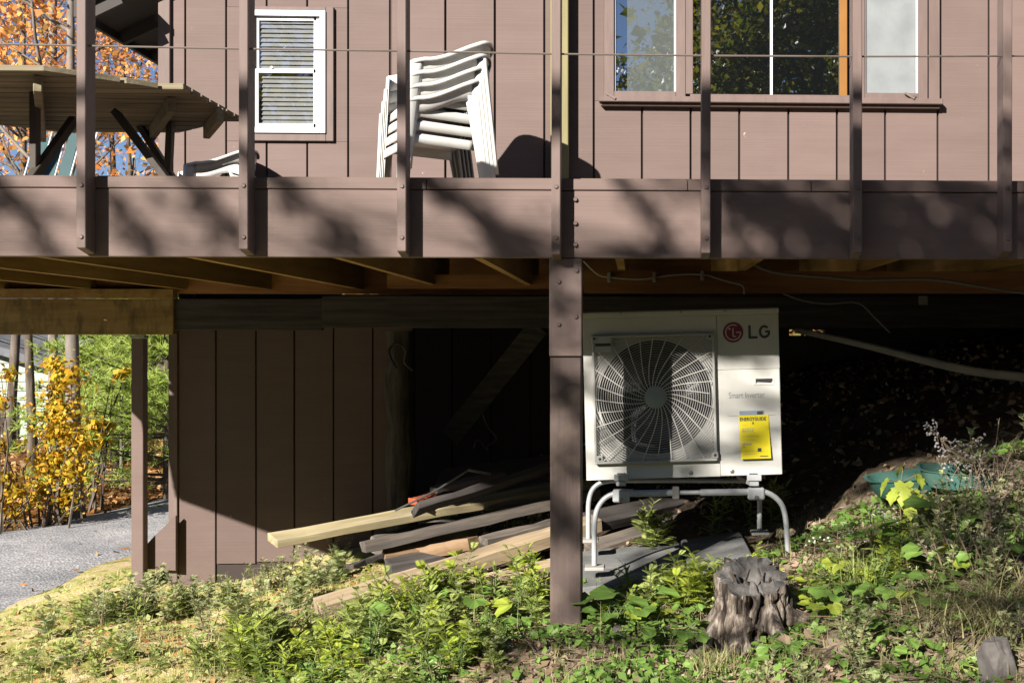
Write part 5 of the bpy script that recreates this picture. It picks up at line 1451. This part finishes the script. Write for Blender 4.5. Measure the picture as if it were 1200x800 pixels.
PA = [weed_proto('lobed', 1, 'weedA', .30, 12, .105, .085, 3), weed_proto('lobed', 2, 'weedA', .22, 10, .10, .08, 4), weed_proto('lobed', 3, 'weedC', .28, 12, .095, .075, 4)]
PL = [weed_proto('lobed', 21, 'lime', .26, 12, .10, .08, 3), weed_proto('lance', 22, 'lime', .24, 12, .10, .022, 4)]
PB = [weed_proto('lance', 4, 'weedA', .28, 12, .10, .022, 3), weed_proto('lance', 5, 'weedB', .24, 12, .09, .022, 4), weed_proto('lance', 6, 'weedA', .18, 10, .105, .024, 4, spread=.6)]
PC = [weed_proto('lobed', 7, 'weedC', .34, 16, .07, .055, 4, 'drystem'), weed_proto('lance', 8, 'weedC', .30, 16, .06, .012, 4, 'drystem')]
PDd = [weed_proto('lance', 9, 'dead', .40, 18, .045, .012, 5, 'drystem', .45), weed_proto('lobed', 10, 'dead', .32, 16, .05, .04, 5, 'drystem', .6)]
PE = [broad_proto(11, 'heart', 'broad', 6, .085, .13), broad_proto(12, 'heart', 'broad', 8, .07, .11), broad_proto(13, 'heart', 'lime', 5, .085, .10), broad_proto(14, 'heart', 'broad', 4, .12, .16)]
def weed(proto, x, y, s, rz, label, group, name='weed_plant'):
    o = link(name, proto[0], None, loc=(x, y, gz(x, y) - .01), rot=(0, 0, rz)); o.scale = (s, s, s)
    tag(o, label, 'weed', group)
    c = bpy.data.objects.new('foliage', proto[1]); COL.objects.link(c); c.parent = o
    return o
def broad(proto, x, y, s, rz, label, group):
    o = link('broadleaf_plant', proto[0], None, loc=(x, y, gz(x, y) - .01), rot=(0, 0, rz)); o.scale = (s, s, s)
    tag(o, label, 'plant', group)
    for T in proto[2]:
        c = bpy.data.objects.new('leaf', proto[1]); COL.objects.link(c); c.parent = o; c.matrix_local = T
    return o
wr = random.Random(2024)
MARKS = [('the far post', 165, 655), ('the wall corner', 212, 690), ('the wall slot', 290, 665), ('the yellow plank end', 318, 636), ('the sandy beam tip', 385, 705),
    ('the sandy beam middle', 510, 662), ('the sandy beam top', 620, 630), ('the main post foot', 660, 735), ('the left paver', 725, 665), ('the stump left side', 825, 700), ('the stump right side', 945, 700),
    ('the stand right leg', 922, 640), ('the young vine', 1055, 600), ('the teal trough', 1110, 600), ('the dry grass tuft', 1150, 720), ('the angular rock', 1165, 785), ('the lawn corner', 60, 780), ('the bottom edge', 470, 790), ('the ground below stump', 880, 790), ('the bare slope edge', 590, 780), ('the lawn middle', 240, 760), ('the lawn rock', 75, 770)]
def pix(p):
    p = Vector(p); d = p.dot(_f); return UC + FPX * p.dot(_r) / d, VC - FPX * p.z / d
PLANTS = []
LOOK = {}
for ps_, nm in ((PL[:1], 'lobed lime green weed'), (PL[1:], 'narrow leaved lime weed'), (PA[:2], 'lobed fresh green weed'), (PA[2:], 'lobed grey green weed'), (PB[:1] + PB[2:], 'narrow leaved bright green weed'), (PB[1:2], 'narrow leaved deep green weed'), (PC, 'fine leaved grey green weed'), (PDd, 'dry brown weed'), (PE[:2] + PE[3:], 'round leaved green plant'), (PE[2:3], 'round leaved lime plant')):
    for p_ in ps_: LOOK[id(p_)] = nm
def name_plant(proto, x, y, s):
    u, v = pix((x, y, gz(x, y)))
    m_, du, dv = min(((m[0], u - m[1], v - m[2]) for m in MARKS), key=lambda q: q[1] ** 2 + 2 * q[2] ** 2)
    rel = ('right at' if abs(du) < 14 and abs(dv) < 10 else ('just right of' if 0 < du < 45 else 'well right of' if du > 0 else 'just left of' if du > -45 else 'well left of') if abs(du) > abs(dv) * 1.2 else ('below' if dv > 0 else 'above'))
    sz = 'tall' if s > .95 else 'small' if s < .65 else 'middling'
    return f"{sz} {LOOK[id(proto)]} {rel} {m_}"
def patch(n, protos, x0, x1, yf, spread, smin, smax, group, fn=weed):
    """n plants scattered about the line y = yf(x)"""
    for k in range(n):
        x = wr.uniform(x0, x1); y = yf(x) + wr.uniform(-spread, spread)
        if -.42 < x < -.18 and 4.9 < y < 5.45: y -= .45
        if (x - sc_.x) ** 2 + (y - sc_.y) ** 2 < .26 ** 2: x += .5
        pr = wr.choice(protos); s = wr.uniform(smin, smax)
        fn(pr, x, y, s, wr.uniform(0, 6.28), name_plant(pr, x, y, s), group)
patch(46, PA[:2] + PL + PB[:1] + PB[2:], -2.1, -.45, lambda x: 5.86 + .1 * x, .22, .6, 1.1, 'leafy weeds along the front of the board pile')
patch(40, PA[:2] + PL + PB, -1.75, -.42, lambda x: 5.35, .30, .45, .9, 'weeds on the slope left of the main post')
patch(22, PA + PL + PB, -1.5, -.45, lambda x: 4.85, .2, .4, .75, 'weeds at the bottom middle of the photo')
patch(9, PA[:2] + PB[:1] + PC, -2.0, -1.45, lambda x: 5.92, .12, .6, .95, 'weeds at the tip of the sandy beam')
patch(34, PC + PA[2:] + PB[:1], -3.45, -2.0, lambda x: 8.55 + .2 * (x + 2), .35, .55, 1.0, 'weeds at the foot of the lower wall')
patch(13, PC + PA + PB[:1], -3.3, -1.7, lambda x: 7.3 + .5 * (x + 1.7), .35, .45, .85, 'weeds at the foot of the lower wall')
patch(16, PC[:1] + PA[1:] + PB[:1], -3.75, -2.95, lambda x: 8.1, .3, .7, 1.0, 'weeds by the far left post')
patch(15, PA + PL + PB + PC, -2.9, -1.6, lambda x: 6.4, .35, .35, .7, 'weeds in the sunny grass')
patch(26, PA[:2] + PL + PB[2:], -.12, .62, lambda x: 5.45, .18, .4, .85, 'weeds in front of the equipment stand')
patch(8, PA[:2] + PB[:1], .0, .8, lambda x: 6.75, .25, .8, 1.1, 'weeds behind the equipment stand')
patch(16, PE, -.15, .35, lambda x: 5.12, .2, .55, 1.0, 'round leaved plants by the post', broad)
patch(10, PE, -1.1, -.42, lambda x: 5.55, .25, .6, 1.2, 'round leaved plants left of the post', broad)
patch(30, PE[:2] + PE[3:] + PE[2:3], .72, 1.5, lambda x: 5.0, .42, .6, 1.15, 'round leaved plants right of the stump', broad)
patch(13, PE[:2], .45, 1.25, lambda x: 4.35, .2, .5, .9, 'round leaved plants below the stump', broad)
patch(34, PA[:2] + PL + PC[:1] + PB[:2], .75, 1.5, lambda x: 5.2, .2, .4, .75, 'weeds below the teal trough')
patch(32, PC + PDd, 1.2, 1.75, lambda x: 4.9, .45, .45, .85, 'grey weeds at the right edge')
patch(7, PDd + PC, 1.5, 1.95, lambda x: 5.55, .3, .6, .95, 'dry weeds beside the trough')
patch(24, PC + PA[2:] + PB[2:], .4, 1.5, lambda x: 4.1, .3, .35, .6, 'small weeds at the lower right')
sets = {}
for o_ in COL.objects:
    if o_.get('category') in ('weed', 'plant') and o_.parent is None: sets.setdefault(o_['label'], []).append(o_)
ORD = ['first', 'second', 'third', 'fourth', 'fifth', 'sixth', 'seventh', 'eighth', 'ninth', 'tenth', 'eleventh', 'twelfth']
for lab_, os_ in sets.items():
    n_ = len(os_)
    if n_ < 2: continue
    os_.sort(key=lambda q: pix(q.location)[0])
    for k_, q in enumerate(os_):
        q['label'] = lab_ + ((', left one', ', right one')[k_] if n_ == 2 else (', left one', ', middle one', ', right one')[k_] if n_ == 3 else f', {ORD[min(k_, 11)]} from left')
# white flowered plant
def white_flower(x, y, h, label, seed):
    g = random.Random(seed); root = thing('flowering_weed', label, 'weed', (x, y, gz(x, y)), 0, 'white flowering weeds'); st = MB(); fl = MB(); lf = MB(); geo = leafgeo('lance', .08, .025)
    b = Vector((x, y, gz(x, y) - .02))
    for q in range(4):
        e = b + Vector((g.gauss(0, .09), g.gauss(0, .07), h * g.uniform(.7, 1.05))); st.tube([b, b.lerp(e, .5) + Vector((g.gauss(0, .02), 0, 0)), e], [.004, .003, .002], 4, cap=False)
        for k in range(9): put(lf, geo, b.lerp(e, g.uniform(.2, .85)), g.uniform(0, 6.28), g.uniform(0, .6))
        for k in range(8):
            c = e + Vector((g.gauss(0, .028), g.gauss(0, .028), g.gauss(0, .016)))
            fl.disc(c, g.uniform(.0035, .006), (g.gauss(0, .4), -1, .8), .003, 6)
    st.build('stem', M['stem'], root); lf.build('foliage', M['weedA'], root); tag(fl.build('flower_head', M['flower'], root), kind='stuff')
white_flower(.93, 5.35, .26, 'white flowered weed at the right leg of the equipment stand', 3)
white_flower(1.08, 5.55, .24, 'white flowered weed just left of the young vine', 4)
# young vine with lit lobed leaves
vb = onground(1058, 618); vine = thing('grape_vine', 'young vine with bright yellow green lobed leaves before the teal trough', 'plant', vb)
vt = P(1060, 542, vb.y); st = MB(); path = smooth_path([vb - Vector((0,0,.02)), vb.lerp(vt, .5) + Vector((-.02, 0, 0)), vt]); st.tube(path, .003, 5); 
gl = leafgeo('grape', .085, .085, .5, .15)
for (u, v, az, s_) in ((1058, 546, 2.6, .8), (1074, 556, .4, .9), (1060, 566, 4.2, 1.35), (1041, 562, 3.2, 1.0), (1048, 575, 3.9, .85), (1066, 590, 4.6, .95), (1078, 584, 5.3, 1.1), (1070, 575, 5.0, .9)):
    p = P(u, v, vb.y - .02); mb = MB(); put(mb, gl, p, az, -.9, 0, s_); mb.build('leaf', M['lime'], vine); st.tube([path[len(path)//2].lerp(vt, .4), p], .0018, 4)
st.build('stem', M['drystem'], vine)
# dry grass tuft
def tuft(label, c, n, h, mat, seed, rad=.05, lean=.7):
    g = np.random.default_rng(seed); k = 5
    a = g.random(n) * 6.283; l = h * (.5 + .6 * g.random(n)); ln_ = lean * (.3 + g.random(n)); bx_ = g.normal(size=n) * rad; by_ = g.normal(size=n) * rad
    V = []; 
    for i in range(k):
        s_ = i / (k - 1); out = ln_ * l * s_ ** 1.6; z = l * (s_ - .45 * ln_ * s_ ** 2.2)
        px = c[0] + bx_ + np.cos(a) * out; py = c[1] + by_ + np.sin(a) * out; pz = c[2] + z - .01; wv = .0028 * (1 - .85 * s_)
        V.append(np.stack([np.stack([px - np.sin(a) * wv, py + np.cos(a) * wv, pz], -1), np.stack([px + np.sin(a) * wv, py - np.cos(a) * wv, pz], -1)], 1))
    V = np.stack(V, 1).reshape(-1, 3); F = []
    base = np.arange(n) * 2 * k
    for i in range(k - 1): F.append(np.stack([base + 2*i, base + 2*i + 1, base + 2*i + 3, base + 2*i + 2], -1))
    o = link('grass_tuft', np_mesh('grass_tuft', V, np.concatenate(F)), M[mat]); return tag(o, label, 'grass', 'grass tufts')
p = onground(1150, 728); tuft('dry arching grass tuft above the angular grey rock', p, 300, .26, 'tuft', 3, .11, 1.7)
p = onground(1195, 715); tuft('dry grass tuft cut by the right edge of the photo', p, 200, .26, 'tuft', 13, .10, 1.7)
p = onground(845, 786); tuft('short green grass tuft below the stump', p, 200, .12, 'tuft', 4, .05, .7)
p = onground(1010, 690); tuft('thin green grass tuft on the shaded bank right of the stump', p, 90, .22, 'weedA', 5, .04, .6)
# leaning dry goldenrod stalk at the right
gs = thing('goldenrod_stalk', 'long leaning dry stalk with grey seed heads over the teal trough', 'weed', gp(1.85, 5.6)); st = MB(); hd = MB(); g = random.Random(8)
path = smooth_path([P(1215, 575, 5.6), P(1180, 556, 5.55), P(1145, 545, 5.5), P(1115, 528, 5.5), P(1098, 508, 5.5)]); st.tube(path, [.008 - .0045 * i / (len(path)-1) for i in range(len(path))], 6)
for k in range(46):
    b = path[g.randint(2, len(path)-1)]; e = b + Vector((g.gauss(0, .05), g.gauss(0, .05), g.gauss(-.02, .05))); st.tube([b, e], .0018, 4, cap=False)
    for q in range(7): hd.disc(e + Vector((g.gauss(0, .012), g.gauss(0, .012), g.gauss(0, .012))), g.uniform(.004, .008), (g.gauss(0, 1), -1, g.gauss(0, 1)), .004, 5)
st.build('stem', M['drystem'], gs); tag(hd.build('seed_head', M['frost'], gs), kind='stuff')

# ================================================================ GROUND COVER
def scatter(n, x0, x1, y0, y1, dens, seed):
    g = np.random.default_rng(seed); x = g.uniform(x0, x1, n); y = g.uniform(y0, y1, n)
    k = g.random(n) < dens(x, y); x, y = x[k], y[k]
    return x, y, ground(x, y)
def blades(name, x, y, z, h, wd, mat, seed, lean=.8):
    g = np.random.default_rng(seed); n = len(x); a = g.random(n) * 6.283; l = h * (.4 + .9 * g.random(n)); le = lean * g.random(n)
    V = []
    for s_ in (0, .5, 1):
        px = x + np.cos(a) * l * le * s_ ** 1.5; py = y + np.sin(a) * l * le * s_ ** 1.5; pz = z - .006 + l * s_ * (1 - .35 * le * s_); w_ = wd * (1 - .9 * s_)
        V.append(np.stack([np.stack([px - np.sin(a) * w_, py + np.cos(a) * w_, pz], -1), np.stack([px + np.sin(a) * w_, py - np.cos(a) * w_, pz], -1)], 1))
    V = np.stack(V, 1).reshape(-1, 3); b = np.arange(n) * 6
    F = np.concatenate([np.stack([b, b+1, b+3, b+2], -1), np.stack([b+2, b+3, b+5, b+4], -1)])
    return tag(link(name, np_mesh(name, V, F), M[mat]), kind='stuff')
notroad = lambda x, y: np.clip((x - road_r(y) - .02) / .4, 0, 1)
x, y, z = scatter(36000, -5, -.3, 4.0, 10.5, lambda x, y: notroad(x, y) * np.clip((-.5 - x) / 1.4, 0, 1) * (.25 + .75 * (vnoise(x, y, 3.2, 8) > .42)), 3)
blades('lawn_grass', x, y, z, .045, .0026, 'grass', 4, 2.0)
x, y, z = scatter(3600, -3.2, 2.0, 3.6, 7.4, lambda x, y: np.where((y > 6.1) & (x > -1.4), 0, .25 + .75 * (vnoise(x, y, 1.9, 31) > .5)), 45)
blades('long_grass', x, y, z, .15, .0022, 'tuft', 46, 2.4)
x, y, z = scatter(26000, -2.4, 2.0, 3.3, 6.6, lambda x, y: .12 + .5 * (vnoise(x, y, 2.6, 9) > .55), 5)
blades('sparse_grass', x, y, z, .06, .0022, 'tuft', 6, 1.3)
def flatleaves(name, x, y, z, size, mat, seed, up=1.6, dz=.006):
    return tag(leaf_cloud(name, np.stack([x, y, z + dz], -1), size, M[mat], None, seed, up=up, aspect=.65, jit=.6, fold=.5), kind='stuff')
x, y, z = scatter(11000, -4.8, -.6, 4.4, 10, lambda x, y: notroad(x, y) * (.2 + .8 * (vnoise(x, y, 2.4, 4) > .5)), 7)
flatleaves('small_ground_leaves', x, y, z, .034, 'weedA', 8, 1.4, .014)
x, y, z = scatter(19000, -1.6, 2.0, 3.4, 6.3, lambda x, y: .2 + .8 * (vnoise(x, y, 2.2, 14) > .48), 9)
flatleaves('small_ground_leaves', x, y, z, .036, 'broad', 10, 1.2, .02)
x, y, z = scatter(15000, -1.5, 2.2, 3.3, 6.4, lambda x, y: .25 + .6 * (vnoise(x, y, 2.0, 24) > .5), 11)
flatleaves('leaf_litter', x, y, z, .036, 'litter', 12, 1.3)
x, y, z = scatter(7000, -4.5, -1.2, 4.2, 8.8, lambda x, y: .35 * notroad(x, y) + .02, 13)
flatleaves('leaf_litter', x, y, z, .034, 'litterO', 14, 1.3)
x, y, z = scatter(5000, -1.2, 3.5, 6.2, 11, lambda x, y: .6 + 0*x, 15)
flatleaves('leaf_litter', x, y, z, .05, 'litter', 16, 1.0)
x, y, z = scatter(30000, -13, -2, 11.5, 24, lambda x, y: np.where(np.abs(x - road_x(y)) < road_w(y) + .1, .012, .75), 17)
flatleaves('bank_leaf_litter', x, y, z, .09, 'litterO', 18, 1.2, .015)
x, y, z = scatter(500, -8, -3.5, 6, 13, lambda x, y: np.where(np.abs(x - road_x(y)) < road_w(y), .35, 0), 19)
flatleaves('road_leaf_litter', x, y, z + .02, .06, 'litterO', 20, 1.6)
# twigs and dry stalks
g = random.Random(55); tw = MB()
for k in range(1300):
    x = g.uniform(-1.6, 1.9); y = g.uniform(3.5, 6.0); c = gp(x, y, .012); a = g.uniform(0, 6.28); l = g.uniform(.04, .16)
    tw.bar(c, c + Vector((math.cos(a) * l, math.sin(a) * l, g.uniform(-.004, .03))), .003, .003)
tag(tw.build('twig_litter', M['drystem']), kind='stuff')
# pebbles along the gravel
# a few big fallen leaves one can pick out
for u, v, s_, lab in ((1113, 686, .075, 'large pale tan fallen leaf on the bank below the dry weeds'), (952, 694, .065, 'pale fallen leaf just right of the stump'), (930, 760, .06, 'pink tan fallen leaf below the stump at the right'), (812, 752, .07, 'curled tan fallen leaf on bare earth left of the stump'), (1017, 672, .05, 'upright pale fallen leaf among the round leaves')):
    p = onground(u, v); mb = MB(); put(mb, leafgeo('grape', s_, s_, -.3, .35), p + Vector((-s_/2, 0, .02)), wr.uniform(0, 6.28), .3)
    o = mb.build('fallen_leaf', M['litter'], solid=.001); tag(o, lab, 'leaf', 'large fallen leaves')
